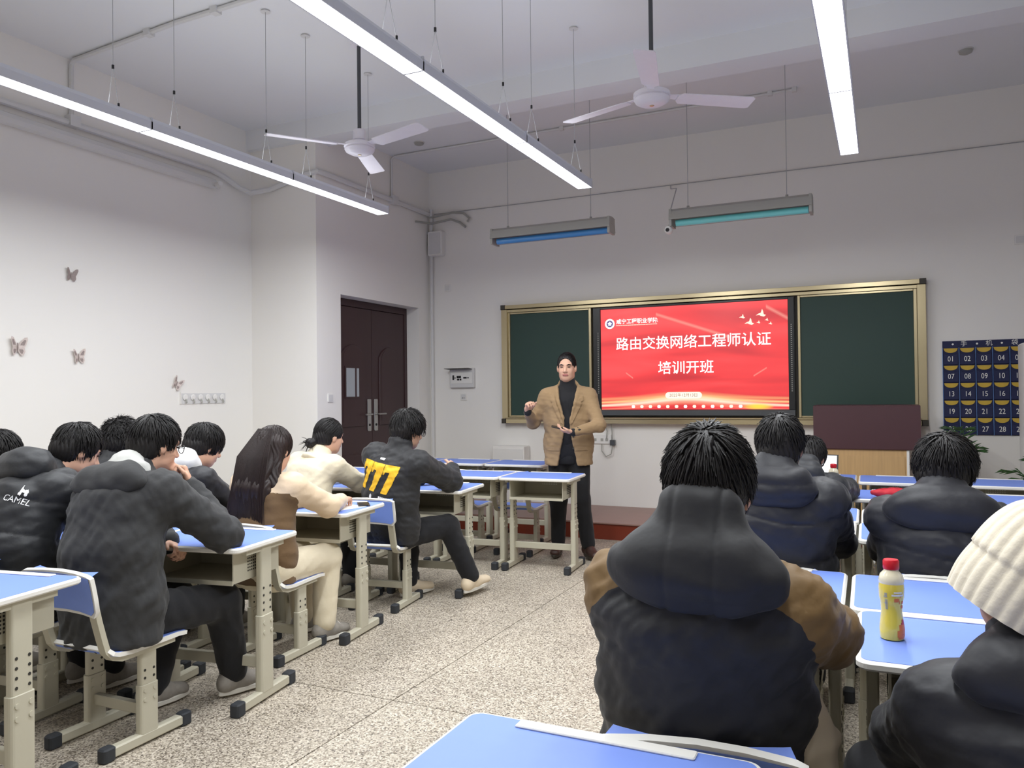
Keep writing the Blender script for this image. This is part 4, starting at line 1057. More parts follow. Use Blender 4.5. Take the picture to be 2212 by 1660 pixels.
def make_hair(par, c, R, style, s=1.0, seed=1, matn='hair', whorl=(0.02, -0.45, 0.8), extra=None, h=0.006, dense=1.6):
    o = HAIR[style]; g = A3(*o['g']); c0 = A3(0, -0.012, 0.033); R0 = A3(0.074, 0.094, 0.090)+g
    F = Field((-0.22, -0.24, -0.22), (0.22, 0.20, 0.20), h)
    F.ell(c0, R0, None, 0.001)
    F.ell(c0+A3(0, -0.035, -0.055), (0.066+g[0]*0.8, 0.060+g[1], 0.075), None, 0.03)
    zf, zs, zn = o['front'], o['side'], o['nape']
    F.ell(A3(0, 0.125, zf-0.105), (0.085, 0.085, 0.100), None, 0.012, 'sub')
    F.cut(lambda X, Y, Z: np.minimum(Y+0.02+0*X, (zs-0.02)-Z)+0*X)
    F.cut(lambda X, Y, Z: (zn-Z)+0*X+0*Y)
    if extra: extra(F)
    V, Q = F.surface()
    if len(V):
        V = relax(V, Q, 1); N = vnormals(V, Q); dirs = V-c0; az = np.arctan2(dirs[:, 0], -dirs[:, 1])
        V = V+N*(0.0022*np.sin(az*34+4*np.sin(V[:, 2]*40))+0.0035*folds(V, seed, 0.05 if style in ('curly', 'fluffy', 'loose') else 0.09))[:, None]
    rng = np.random.RandomState(seed)
    def region(p):
        if p[1] > 0.045: return p[2] > zf
        if p[1] > -0.02: return p[2] > zs+0.01
        return p[2] > zn+0.012
    TV, TQ = tufts(rng, int(o['n']*dense), R0, c0, whorl, o['L'], region, o['lift'], o['wob'])
    V2 = np.concatenate([V, TV]); Q2 = np.concatenate([Q, TQ+len(V)])
    return link('hair', np_mesh('hair', c+(V2*s)@R.T, Q2, [matn]), par)
def to_obj(F, name, mats, par, it=1, disp=None, mi=None, panel=None):
    V, Q = F.surface()
    if it: V = relax(V, Q, it)
    if disp is not None: V = V+vnormals(V, Q)*disp(V)[:, None]
    idx = None
    if mi is not None: idx = mi(V[Q].mean(1))
    o = link(name, np_mesh(name, V, Q, mats, True, idx), par)
    if panel is not None:
        at = o.data.attributes.new('panel', 'FLOAT', 'POINT'); at.data.foreach_set('value', panel(V).astype(np.float32))
    return o
def seg_dist(V, a, b):
    ba = b-a; t = np.clip(((V-a)@ba)/(ba@ba), 0, 1); return np.linalg.norm(V-a-t[:, None]*ba, axis=1)
def decal(name, par, target, org, right, up, out, inside, w_, h_, cell, matn, off=0.003):
    me = target.data; bv = BVHTree.FromPolygons([v.co for v in me.vertices], [tuple(p.vertices) for p in me.polygons])
    nu, nv = int(w_/cell), int(h_/cell); pts = {}; V = []; Q = []
    org, right, up, out = Vector(org), Vector(right).normalized(), Vector(up).normalized(), Vector(out).normalized()
    def vert(i, j):
        if (i, j) not in pts:
            p = org+right*(i*cell-w_/2)+up*(j*cell-h_/2)
            hit = bv.ray_cast(p+out*0.3, -out, 0.6)
            pts[(i, j)] = None if hit[0] is None else len(V)
            if hit[0] is not None: V.append(hit[0]+out*off)
        return pts[(i, j)]
    for i in range(nu):
        for j in range(nv):
            if inside((i+0.5)*cell-w_/2, (j+0.5)*cell-h_/2):
                q = [vert(i, j), vert(i+1, j), vert(i+1, j+1), vert(i, j+1)]
                if None not in q: Q.append(q)
    if not Q: return None
    return link(name, np_mesh(name, np.array(V), np.array(Q), [matn]), par)
def decal_text(body, size, par, target, org, right, up, out, matn, name='lettering', off=0.003):
    me = text_mesh(body, size, name); me.materials.clear(); me.materials.append(MATS[matn])
    tm = target.data; bv = BVHTree.FromPolygons([v.co for v in tm.vertices], [tuple(p.vertices) for p in tm.polygons])
    org, right, up, out = Vector(org), Vector(right).normalized(), Vector(up).normalized(), Vector(out).normalized()
    for v in me.vertices:
        p = org+right*v.co.x+up*v.co.y; hit = bv.ray_cast(p+out*0.3, -out, 0.6)
        v.co = (hit[0] if hit[0] is not None else p)+out*off
    return link(name, me, par)
def in_poly(P):
    def f(x, y):
        c = False; n = len(P)
        for i in range(n):
            (x1, y1), (x2, y2) = P[i], P[i-1]
            if (y1 > y) != (y2 > y) and x < (x2-x1)*(y-y1)/(y2-y1)+x1: c = not c
        return c
    return f
def make_shoe(par, ank, yaw, matn, sole, L=0.27, pitch=0.0, lace=False):
    R = head_R(yaw, pitch, 0); foot = Field((-0.09, -0.13, -0.10), (0.09, 0.24, 0.13), 0.0082)
    k = L/0.27; z0 = -0.085
    foot.cone(A3(0, -0.045, z0+0.045), A3(0, 0.05, z0+0.05), (0.036, 0.045), (0.038, 0.045), 0.03, A3(1, 0, 0))
    foot.cone(A3(0, 0.05, z0+0.045), A3(0, 0.15*k, z0+0.032), (0.040, 0.042), (0.043, 0.030), 0.03, A3(1, 0, 0))
    foot.cone(A3(0, -0.03, z0+0.06), A3(0, -0.01, 0.03), 0.040, 0.038, 0.03)
    foot.cut(lambda X, Y, Z: (z0+0.012)-Z+0*X+0*Y)
    V, Q = foot.surface(); V = relax(V, Q, 1)
    sh = link('shoe', np_mesh('shoe', ank+V@R.T, Q, [matn]), par)
    out = [(0.040*math.cos(a)*(1.08 if math.sin(a) > 0 else 0.95), 0.05+(0.145*k if math.sin(a) > 0 else 0.128)*math.sin(a)) for a in [2*PI*i/22 for i in range(22)]]
    M = Matrix.Translation(Vector(ank)) @ Matrix(R.tolist()).to_4x4() @ Matrix.Translation((0, 0, 0))
    MB().prism(out, z0-0.004, z0+0.020, M, bev=0.004).obj('sole', sole, sh, True)
    if lace:
        for i in range(4):
            y = 0.03+0.022*i; z = z0+0.098-0.006*i
            MB().tube([(-0.025, y, z-0.012), (0, y+0.004, z), (0.025, y, z-0.012)], 0.0035, 6, M).obj('lace', 'sole_white', sh, True)
    return sh

def person(label, pel, neck, head, yaw, hd=(0, 0, 0), sw=0.175, sd=0.055, el=None, wr=None, kn=None, an=None, hand=None,
           hair='short', hair_mat='hair', seed=1, top='black_shell', bottom='black_cotton', shoes=('shoe_grey', 'sole_white'), foot_yaw=None,
           fat=1.0, puff=None, hood=None, collar=0.05, hem=0.10, hs=1.0, res=0.0088, gres=0.010, face=False, glasses=False, top_mi=None, wr_amp=0.0045,
           sleeve=1.0, sleeve_mat=None, leg=1.0, hair_extra=None, whorl=(0.02, -0.45, 0.8), lean_back=0.03, foot_pitch=(0, 0), lace=False, jacket_hook=None, foot_L=0.27, panel=None, seat=0.416, dense=1.6, thick=1.0):
    pel, neck, head = A3(*pel), A3(*neck), A3(*head)
    t = thing('person', label, 'person', (pel[0], pel[1], 0))
    inv = A3(pel[0], pel[1], 0)
    T = lambda v: A3(*v)-inv
    pel, neck, head = T(pel), T(neck), T(head)
    sp = nrm(neck-pel); r = A3(math.cos(rad(yaw)), math.sin(rad(yaw)), 0); r = nrm(r-sp*(r@sp)); fw = np.cross(sp, r)
    shR, shL = neck-sp*sd+r*sw-fw*0.0, neck-sp*sd-r*sw
    el = [T(v) for v in el]; wr = [T(v) for v in wr]; kn = [T(v) for v in kn]; an = [T(v) for v in an]          # order: right, left
    sh = [shR, shL]; hip = [pel+r*0.09-A3(0, 0, 0.02), pel-r*0.09-A3(0, 0, 0.02)]
    R = head_R(*hd)
    allp = np.array([pel, neck, head, *sh, *el, *wr, *kn, *an]); lo, hi = allp.min(0)-0.20, allp.max(0)+0.22
    mid = pel*0.55+neck*0.45-fw*lean_back
    # ---- the body: one continuous skin surface
    F = Field(lo, hi, res)
    F.cone(pel, mid, (0.14, 0.10), (0.13, 0.095), 0.03, r); F.cone(mid, neck-sp*0.05, (0.13, 0.095), (0.12, 0.075), 0.03, r)
    for i in (0, 1):
        F.cone(neck-sp*0.06, sh[i]-sp*0.01, 0.045, 0.042, 0.03); F.cone(sh[i], el[i], 0.044, 0.038, 0.02); F.cone(el[i], wr[i], 0.038, 0.026, 0.015)
        F.cone(hip[i], kn[i], 0.075, 0.050, 0.03); F.cone(kn[i], an[i], 0.050, 0.034, 0.02)
        sg = 1 if i == 0 else -1
        foot_d = head_R((foot_yaw or (yaw, yaw))[i], 0, 0)@A3(0, 1, 0)
        F.cone(an[i]-A3(0, 0, 0.03), an[i]+foot_d*0.11-A3(0, 0, 0.05), 0.030, 0.024, 0.02)
        hh = (hand or [None, None])[i] or dict()
        d = hh.get('d'); d = nrm(wr[i]-el[i]) if d is None else nrm(d); pn = A3(*hh.get('pn', (0, 0, -1)))
        add_hand(F, wr[i], d, pn, hh.get('side', -sg), hh.get('curl', (30, 40, 25)), hh.get('k', 1.0))
    add_head(F, head, R, neck-sp*0.01, hs)
    lipc = head+R@(A3(0, 0.097, -0.060)*hs)
    def skin_mi(C):
        q = (C-lipc)@R; return ((np.abs(q[:, 0]) < 0.023) & (np.abs(q[:, 2]) < 0.0085) & (q[:, 1] > -0.02)).astype(int)
    to_obj(F, 'body', ['skin', 'lips'], t, 1, mi=skin_mi)
    P = lambda *v: head+R@(A3(*v)*hs)
    if face:
        for sx in (-1, 1):
            Me = Matrix.Translation(Vector(P(sx*0.031, 0.0865, 0.008))) @ Matrix(R.tolist()).to_4x4()
            MB().lathe([(0.002, -0.004), (0.009, -0.003), (0.0115, 0.0), (0.009, 0.003), (0.002, 0.004)], 12, Me @ Matrix.Scale(1.25, 4, (1, 0, 0)) @ Matrix.Scale(0.5, 4, (0, 1, 0))).obj('eye', 'eye_dark', t, True)
            MB().tube([P(sx*0.014, 0.098, 0.024), P(sx*0.032, 0.096, 0.030), P(sx*0.050, 0.082, 0.026)], [0.0036, 0.005, 0.0028], 6).obj('eyebrow', 'hair', t, True)
    if glasses:
        gl = MB()
        for sx in (-1, 1):
            pts = [P(sx*0.034+0.023*math.cos(a), 0.113-0.006*abs(math.cos(a)), 0.004+0.019*math.sin(a)) for a in [2*PI*i/18 for i in range(19)]]
            gl.tube(pts, 0.0019, 6, cap=False); gl.tube([P(sx*0.057, 0.108, 0.008), P(sx*0.074, 0.07, 0.008), P(sx*0.081, -0.005, 0.010), P(sx*0.080, -0.02, 0.0)], 0.0017, 6)
        gl.tube([P(-0.011, 0.113, 0.008), P(0.011, 0.113, 0.008)], 0.0017, 6)
        g = gl.obj('glasses', 'glasses', t, True)
    # ---- trousers
    F = Field(np.minimum(lo, 0), hi, max(gres, 0.0125))
    F.cone(pel-r*0.05, pel+r*0.05, (0.14, 0.13), (0.14, 0.13), 0.03, sp)
    for i in (0, 1):
        F.cone(hip[i], kn[i], 0.098*leg, 0.078*leg, 0.04); F.cone(kn[i], an[i]+A3(0, 0, 0.02), 0.078*leg, 0.062*leg, 0.03)
    F.cut(lambda X, Y, Z: -0.0-Z+0.045+0*X+0*Y)
    to_obj(F, 'trousers', [bottom], t, 1, lambda V: wr_amp*folds(V, seed+5, 0.08))
    for i in (0, 1):
        make_shoe(t, an[i], (foot_yaw or (yaw, yaw))[i], shoes[0], shoes[1], pitch=foot_pitch[i], lace=lace, L=foot_L)
    # ---- jacket
    q = fat; F = Field(lo-0.1, hi+0.1, gres)
    ax = r
    lowp = pel-sp*hem+fw*0.02
    F.cone(lowp, pel+sp*0.06, (0.200*q, 0.138*q*thick), (0.196*q, 0.134*q*thick), 0.04, ax)
    F.cone(pel+sp*0.06, mid, (0.196*q, 0.134*q*thick), (0.190*q, 0.134*q*thick), 0.05, ax)
    up = neck-sp*0.13-fw*lean_back*0.8
    F.cone(mid, up, (0.190*q, 0.134*q*thick), (0.185*q, 0.128*q*thick), 0.05, ax)
    F.cone(up, neck-sp*0.055, (0.180*q, 0.124*q*thick), (0.10*q, 0.082*q), 0.06, ax)
    for i in (0, 1):
        F.cone(neck-sp*0.05, sh[i], 0.070*q, 0.078*q*sleeve, 0.05)
        F.cone(sh[i], el[i], 0.080*q*sleeve, 0.066*q*sleeve, 0.04)
        F.cone(el[i], wr[i]-nrm(wr[i]-el[i])*0.012, 0.066*q*sleeve, 0.046*q*sleeve, 0.02)
        F.cone(el[i], el[i], 0.068*q*sleeve, 0.068*q*sleeve, 0.02)
    if collar:
        hb = nrm(head+R@A3(0, -0.03, -0.05)-neck)
        F.cone(neck-sp*0.03, neck+hb*collar, 0.086*q**0.5, 0.078*q**0.5, 0.03)
    if seat: F.cut(lambda X, Y, Z: seat-Z+0*X+0*Y)
    if jacket_hook: jacket_hook(F, dict(pel=pel, neck=neck, r=r, fw=fw, sp=sp, sh=sh, el=el, wr=wr, head=head, R=R))
    def disp(V):
        d = wr_amp*1.3*folds(V, seed, 0.085, (1, 1, 1.6))+wr_amp*0.6*folds(V, seed+3, 0.04, (1, 1, 1.4))
        if puff:
            pit, amp = puff; s_ = (V-pel)@sp
            d = d+amp*(np.abs(np.sin(PI*(s_/pit+0.10*np.sin(V[:, 0]*9))))**0.42-0.7)
        return d
    mats = top if isinstance(top, list) else [top]
    ctx = dict(pel=pel, neck=neck, r=r, fw=fw, sp=sp, sh=sh, el=el, wr=wr, head=head, R=R, P=P, t=t)
    ja = to_obj(F, 'jacket', mats, t, 1, disp, (lambda C: top_mi(C, ctx)) if top_mi else None, (lambda V: panel(V, ctx)) if panel else None)
    ctx['jacket'] = ja
    if hood:
        H = Field(neck-0.34, neck+0.34, hood.get('res', 0.009)); hr = A3(*hood['r']); c = neck-fw*hood.get('back', 0.09)+sp*hood.get('up', 0.0)
        B = np.stack([r, fw, sp], 1); tilt = head_R(0, hood.get('tilt', 0), 0)
        H.ell(c, hr, B@tilt, 0.03)
        topc = neck+sp*hood.get('rim', 0.07)-fw*0.025
        H.cone(topc, c, (0.088, 0.062), (hr[0]*0.86, hr[1]*0.95), 0.04, r)
        for sx in (-1, 1):
            H.cone(c+r*sx*hr[0]*0.50+sp*hr[2]*0.25, neck+r*sx*0.082+fw*0.055+sp*0.005, 0.040, 0.024, 0.05)
        if hood.get('point'): H.cone(c, c-sp*hr[2]*1.0-fw*0.005, (hr[0]*0.62, hr[1]*0.8), (0.06, 0.03), 0.06, r)
        H.cone(head+R@A3(0, 0.0, -0.05), head+R@A3(0, 0.02, 0.16), 0.082, 0.10, 0.015, op='sub')
        H.ell(neck+fw*0.12+sp*0.03, (0.06, 0.10, 0.14), B, 0.02, 'sub')
        pf = hood.get('puff', 0.0)
        hd_o = to_obj(H, 'hood', [hood['mat']], t, 1, lambda V: hood.get('fold', 0.006)*folds(V, seed+9, 0.085, (0.7, 1, 1.5))+hood.get('seam', 0.0)*sum(np.exp(-(((V-neck)@r-x_)/0.005)**2) for x_ in (-0.045, 0.05))+pf*(np.abs(np.sin(PI*((V-neck)@sp)/0.055))**0.5-0.6))
    if hair: make_hair(t, head, R, hair, hs, seed, hair_mat, whorl, hair_extra, dense=dense)
    return ctx
# ------------------------------------------------------------------ the people
# man resting his chin on his hand (left, nearest)
c = person('heavy man in a charcoal jacket and glasses resting his chin on his hand', (-2.935, 2.265, 0.52), (-2.985, 2.405, 1.055), (-2.975, 2.525, 1.205), 2,
    hd=(-12, -14, 0), sw=0.185, el=[(-2.675, 2.635, 0.805), (-3.20, 2.66, 0.80)], wr=[(-2.865, 2.615, 1.015), (-2.975, 2.60, 0.750)],
    kn=[(-2.80, 2.74, 0.47), (-3.06, 2.70, 0.47)], an=[(-2.83, 2.84, 0.10), (-3.04, 2.56, 0.10)], foot_yaw=(-14, -5),
    hand=[dict(d=A3(-0.35, 0.05, 0.85), pn=(-0.6, -0.6, -0.1), curl=(60, 75, 50), side=-1), dict(d=A3(0.9, -0.12, -0.25), pn=(0.1, -0.5, -0.8), curl=(55, 70, 45), side=1)],
    hair='short', seed=11, top='charcoal', bottom='black_cotton', fat=1.17, sleeve=0.98, hood=dict(r=(0.19, 0.060, 0.085), back=0.115, up=-0.02, mat='charcoal', rim=0.05, tilt=-28), collar=0.045,
    res=0.006, face=True, glasses=True, lean_back=0.045, wr_amp=0.006, hem=0.11, leg=1.08)
F = Field((-0.25, -0.1, 0.85), (0.2, 0.42, 1.3), 0.008)           # grey fleece lining at his nape
F.cone(c['neck']-c['fw']*0.045+c['sp']*0.02-c['r']*0.09, c['neck']-c['fw']*0.045+c['sp']*0.035+c['r']*0.09, 0.048, 0.048, 0.02); F.cone(c['neck']-c['fw']*0.06, c['neck']-c['fw']*0.03+c['sp']*0.055, 0.082, 0.080, 0.03)
to_obj(F, 'fleece_lining', ['grey_lining'], c['t'], 1, lambda V: 0.004*folds(V, 2, 0.04))
# student in the puffer with the white logo
c = person('student in a black hooded puffer with a small white logo, head bowed', (-3.54, 2.20, 0.51), (-3.58, 2.385, 1.035), (-3.545, 2.555, 1.165), -2,
    hd=(-16, -24, 0), sw=0.18, el=[(-3.30, 2.62, 0.82), (-3.84, 2.60, 0.82)], wr=[(-3.42, 2.80, 0.80), (-3.68, 2.80, 0.80)],
    kn=[(-3.45, 2.62, 0.47), (-3.66, 2.62, 0.47)], an=[(-3.45, 2.66, 0.10), (-3.66, 2.66, 0.10)], hair='short', seed=23, top='black_nylon', bottom='black_cotton',
    fat=1.16, sleeve=1.08, puff=(0.15, 0.017), hood=dict(r=(0.15, 0.085, 0.088), back=0.085, up=0.045, mat='black_nylon', rim=0.085), collar=0.05, face=True, lean_back=0.05)
o_ = A3(-3.44, 2.20, 0.975)-A3(-3.54, 2.20, 0); 
right_ = A3(0.93, 0.30, -0.22); up_ = A3(-0.05, 0.55, 0.83); out_ = A3(0.35, -0.85, 0.3)
decal_text('CAMEL', 0.040, c['t'], c['jacket'], o_, right_, up_, out_, 'white_print', 'logo_lettering')
decal('logo_mark', c['t'], c['jacket'], o_+up_*0.045+right_*0.02, right_, up_, out_, in_poly([(-0.02, -0.02), (-0.018, 0.03), (-0.010, 0.012), (0.0, 0.006), (0.012, 0.014), (0.02, 0.0), (0.016, -0.02), (0.008, -0.022), (0.006, -0.006), (-0.006, -0.006), (-0.008, -0.022)]), 0.06, 0.07, 0.003, 'white_print')
# student at the left edge
person('student with glasses and a dark jacket cut by the left picture edge', (-4.14, 2.05, 0.51), (-4.15, 2.37, 1.0), (-4.118, 2.53, 1.125), -2, hd=(-14, -16, 0), sw=0.17,
    el=[(-3.90, 2.52, 0.80), (-4.40, 2.50, 0.80)], wr=[(-4.0, 2.72, 0.79), (-4.25, 2.72, 0.79)], kn=[(-4.05, 2.55, 0.47), (-4.25, 2.55, 0.47)], an=[(-4.05, 2.58, 0.10), (-4.25, 2.58, 0.10)],
    hair='short', seed=31, top=['black_shell', 'grey_lining'], top_mi=lambda C, x: (((C-x['neck'])@x['sp'] > -0.015) & (np.sin(C[:, 0]*120)+np.sin(C[:, 2]*120) > 0.6)).astype(int), fat=1.02, face=True, glasses=True, collar=0.045)
# curly-haired student behind
person('curly-haired student in dark clothes behind the man resting his chin', (-4.26, 3.04, 0.51), (-4.25, 3.25, 1.02), (-4.225, 3.34, 1.152), 0, hd=(-8, -10, 0), sw=0.17,
    el=[(-4.02, 3.42, 0.80), (-4.50, 3.42, 0.80)], wr=[(-4.12, 3.64, 0.79), (-4.36, 3.64, 0.79)], kn=[(-4.17, 3.5, 0.47), (-4.37, 3.5, 0.47)], an=[(-4.17, 3.52, 0.10), (-4.37, 3.52, 0.10)],
    hair='curly', seed=37, top='black_shell', fat=1.0, collar=0.06)
# student in the white hood
person('student with bobbed dark hair and a white hood over a black jacket', (-3.70, 3.15, 0.51), (-3.69, 3.33, 0.995), (-3.655, 3.45, 1.13), 0, hd=(-16, -22, 0), sw=0.165,
    el=[(-3.52, 3.53, 0.79), (-3.90, 3.53, 0.79)], wr=[(-3.60, 3.72, 0.80), (-3.78, 3.72, 0.80)], kn=[(-3.6, 3.62, 0.47), (-3.8, 3.62, 0.47)], an=[(-3.6, 3.62, 0.10), (-3.8, 3.62, 0.10)],
    hair='bob', seed=41, top='navy_black', hood=dict(r=(0.115, 0.07, 0.065), back=0.05, up=0.03, mat='white_cloth', rim=0.075), fat=0.98, face=True, collar=0.05)
# long-haired girl in beige
def long_hair(Fh):
    Fh.cone(A3(0, -0.055, 0.02), A3(0.005, -0.105, -0.20), (0.088, 0.055), (0.120, 0.045), 0.04, A3(1, 0, 0))
def girl_panel(V, x):
    d = np.minimum.reduce([seg_dist(V, x['sh'][i], x['el'][i]) for i in (0, 1)]+[seg_dist(V, x['el'][i], x['wr'][i]) for i in (0, 1)])
    s_ = (V-x['pel'])@x['sp']
    return np.where(s_ > 0.40, 0.1, 0.088-d)
c = person('girl with long brown hair, beige knit sleeves and cream trousers, writing', (-3.065, 3.30, 0.505), (-3.065, 3.345, 0.985), (-3.060, 3.385, 1.125), 0, hd=(6, -8, 0), sw=0.165,
    el=[(-2.845, 3.575, 0.800), (-3.28, 3.56, 0.80)], wr=[(-2.925, 3.80, 0.800), (-3.12, 3.80, 0.80)], kn=[(-2.955, 3.70, 0.48), (-3.16, 3.70, 0.48)], an=[(-2.945, 3.66, 0.10), (-3.16, 3.72, 0.10)],
    hand=[dict(pn=(0, 0, -1), curl=(40, 50, 35)), dict(pn=(0, 0, -1), curl=(40, 50, 35))], foot_yaw=(-10, 0), lace=True,
    hair='long', hair_mat='hair_brown', seed=53, top='vest_knit', panel=girl_panel, wr_amp=0.0025, bottom='cream_trouser', shoes=('shoe_grey', 'sole_white'), fat=0.96, sleeve=0.98, collar=0.0,
    hair_extra=long_hair, whorl=(0, -0.1, 1), res=0.007, hem=0.12, leg=1.06)
# the fall of hair down her back: strands over a soft core
F = Field((-0.22, -0.32, 0.55), (0.22, 0.20, 1.2), 0.007)
n_, h_ = c['neck'], c['head']
top_ = h_+A3(0, -0.045, 0.045)
F.cone(top_, n_+A3(0.0, -0.125, -0.06), (0.084, 0.078), (0.112, 0.062), 0.03, A3(1, 0, 0)); F.cone(n_+A3(0, -0.125, -0.06), n_+A3(-0.015, -0.150, -0.27), (0.114, 0.060), (0.120, 0.030), 0.03, A3(1, 0, 0))
V, Q = F.surface(); V = relax(V, Q, 2); N = vnormals(V, Q); V = V+N*(0.004*np.sin(V[:, 0]*230+2.5*np.sin(V[:, 2]*16))+0.003*np.sin(V[:, 0]*95+1.0))[:, None]
fall = link('hair_fall', np_mesh('hair_fall', V, Q, ['hair_brown']), c['t'])
rng = np.random.RandomState(5); m = MB()
for i in range(260):
    x = rng.uniform(-0.115, 0.115); e = 1-0.35*(x/0.115)**2
    p0 = top_+A3(x*0.45, -0.035*e, 0.075); p1 = n_+A3(x*0.98, -0.125-0.060*e, -0.06); L = rng.uniform(0.22, 0.32); p2 = n_+A3(x*1.06-0.015+rng.normal()*0.008, -0.152-0.028*e, -L)
    m.tube([p0, (p0+p1)/2+A3(x*0.22, -0.030, 0.012), p1, (p1+p2)/2+A3(rng.normal()*0.004, -0.004, 0), p2], [0.0015, 0.0028, 0.003, 0.0022, 0.0005], 4)
m.obj('hair_locks', 'hair_brown', fall, True)
# girl with a bun
def bun(Fh):
    Fh.ell(A3(-0.02, -0.135, -0.055), (0.040, 0.036, 0.036), None, 0.015)
c = person('girl with a low hair bun in a cream collared coat', (-3.68, 4.32, 0.51), (-3.645, 4.475, 0.985), (-3.612, 4.56, 1.125), -6, hd=(-20, -8, 0), sw=0.165,
    el=[(-3.42, 4.66, 0.79), (-3.92, 4.62, 0.79)], wr=[(-3.53, 4.86, 0.79), (-3.76, 4.86, 0.79)], kn=[(-3.58, 4.76, 0.47), (-3.78, 4.76, 0.47)], an=[(-3.58, 4.76, 0.10), (-3.78, 4.76, 0.10)],
    hair='tied', seed=61, top='cream_wool', fat=0.98, wr_amp=0.0025, collar=0.035, hair_extra=bun, face=True, whorl=(0.0, 0.9, 0.5))
rng = np.random.RandomState(8); m = MB(); bc = c['P'](-0.02, -0.135, -0.055)
for i in range(26):
    d = nrm(rng.normal(size=3)+A3(-0.2, -0.8, -0.2)); m.tube([bc+d*0.02, bc+d*0.045+A3(0, 0, 0.004), bc+d*rng.uniform(0.06, 0.085)+A3(0, 0, -0.012)], [0.003, 0.0025, 0.0005], 4)
m.obj('bun_wisps', 'hair', c['t'])
F = Field((-0.3, -0.1, 0.8), (0.3, 0.5, 1.1), 0.007)
for sx in (-1, 1): F.cone(c['neck']-c['fw']*0.085-c['sp']*0.01, c['neck']+c['r']*sx*0.105-c['fw']*0.02-c['sp']*0.035, (0.022, 0.050), (0.018, 0.040), 0.02, c['sp'])
to_obj(F, 'coat_collar', ['cream_wool'], c['t'], 1)
# man in the yellow-numbered jacket
c = person('man in glasses and a black jacket with a big yellow number on the back', (-3.045, 4.490, 0.51), (-2.985, 4.490, 1.035), (-2.945, 4.565, 1.175), -10, hd=(-22, -14, 0), sw=0.19,
    el=[(-2.745, 4.795, 0.815), (-3.30, 4.78, 0.80)], wr=[(-2.835, 4.975, 0.885), (-3.10, 4.98, 0.80)], kn=[(-2.785, 4.81, 0.50), (-3.12, 4.84, 0.47)], an=[(-2.655, 4.895, 0.125), (-3.05, 4.72, 0.10)],
    hand=[dict(d=A3(-0.35, 0.8, 0.25), pn=(-0.7, 0.2, -0.4), curl=(55, 60, 40)), dict(pn=(0, 0, -1))], foot_yaw=(-8, -20), foot_pitch=(4, 0), foot_L=0.33,
    hair='fluffy', seed=71, top='black_shell', bottom='black_cotton', shoes=('shoe_cream', 'sole_white'), fat=1.10, thick=0.9, seat=0.425, sleeve=1.05, collar=0.065, face=True, glasses=True, wr_amp=0.006, res=0.006, leg=1.0, hem=0.12)
up_ = c['sp']; right_ = nrm(c['r']+A3(0, 0, -0.03)); out_ = nrm(-c['fw']+c['r']*0.15)
o_ = c['pel']+c['sp']*0.365-c['fw']*0.15+c['r']*-0.015
seven = [(-0.042, 0.095), (0.060, 0.095), (0.056, 0.055), (-0.008, -0.095), (-0.058, -0.095), (-0.002, 0.048), (-0.030, 0.048), (-0.042, 0.030), (-0.055, 0.030)]
def sevens(x, y):
    for k in (-1, 0, 1):
        q = [(p[0]+k*0.108, p[1]) for p in seven]
        if in_poly(q)(x, y): return True
    return False
decal('back_number', c['t'], c['jacket'], o_, right_, up_, out_, sevens, 0.36, 0.20, 0.004, 'yellow_print')
decal('neck_tab', c['t'], c['jacket'], c['pel']+c['sp']*0.492-c['fw']*0.1-c['r']*0.01, right_, up_, out_, lambda x, y: True, 0.042, 0.018, 0.006, 'white_print')
decal('hem_print', c['t'], c['jacket'], c['pel']+c['sp']*0.235-c['fw']*0.15+c['r']*0.07, right_, up_, out_, lambda x, y: (x*100) % 1.6 < 1.1, 0.10, 0.020, 0.004, 'white_print')
decal('hem_mark', c['t'], c['jacket'], c['pel']+c['sp']*0.235-c['fw']*0.15-c['r']*0.05, right_, up_, out_, in_poly([(-0.012, -0.012), (0.012, -0.012), (0.014, 0.010), (0.0, 0.016), (-0.010, 0.008)]), 0.04, 0.04, 0.004, 'white_print')

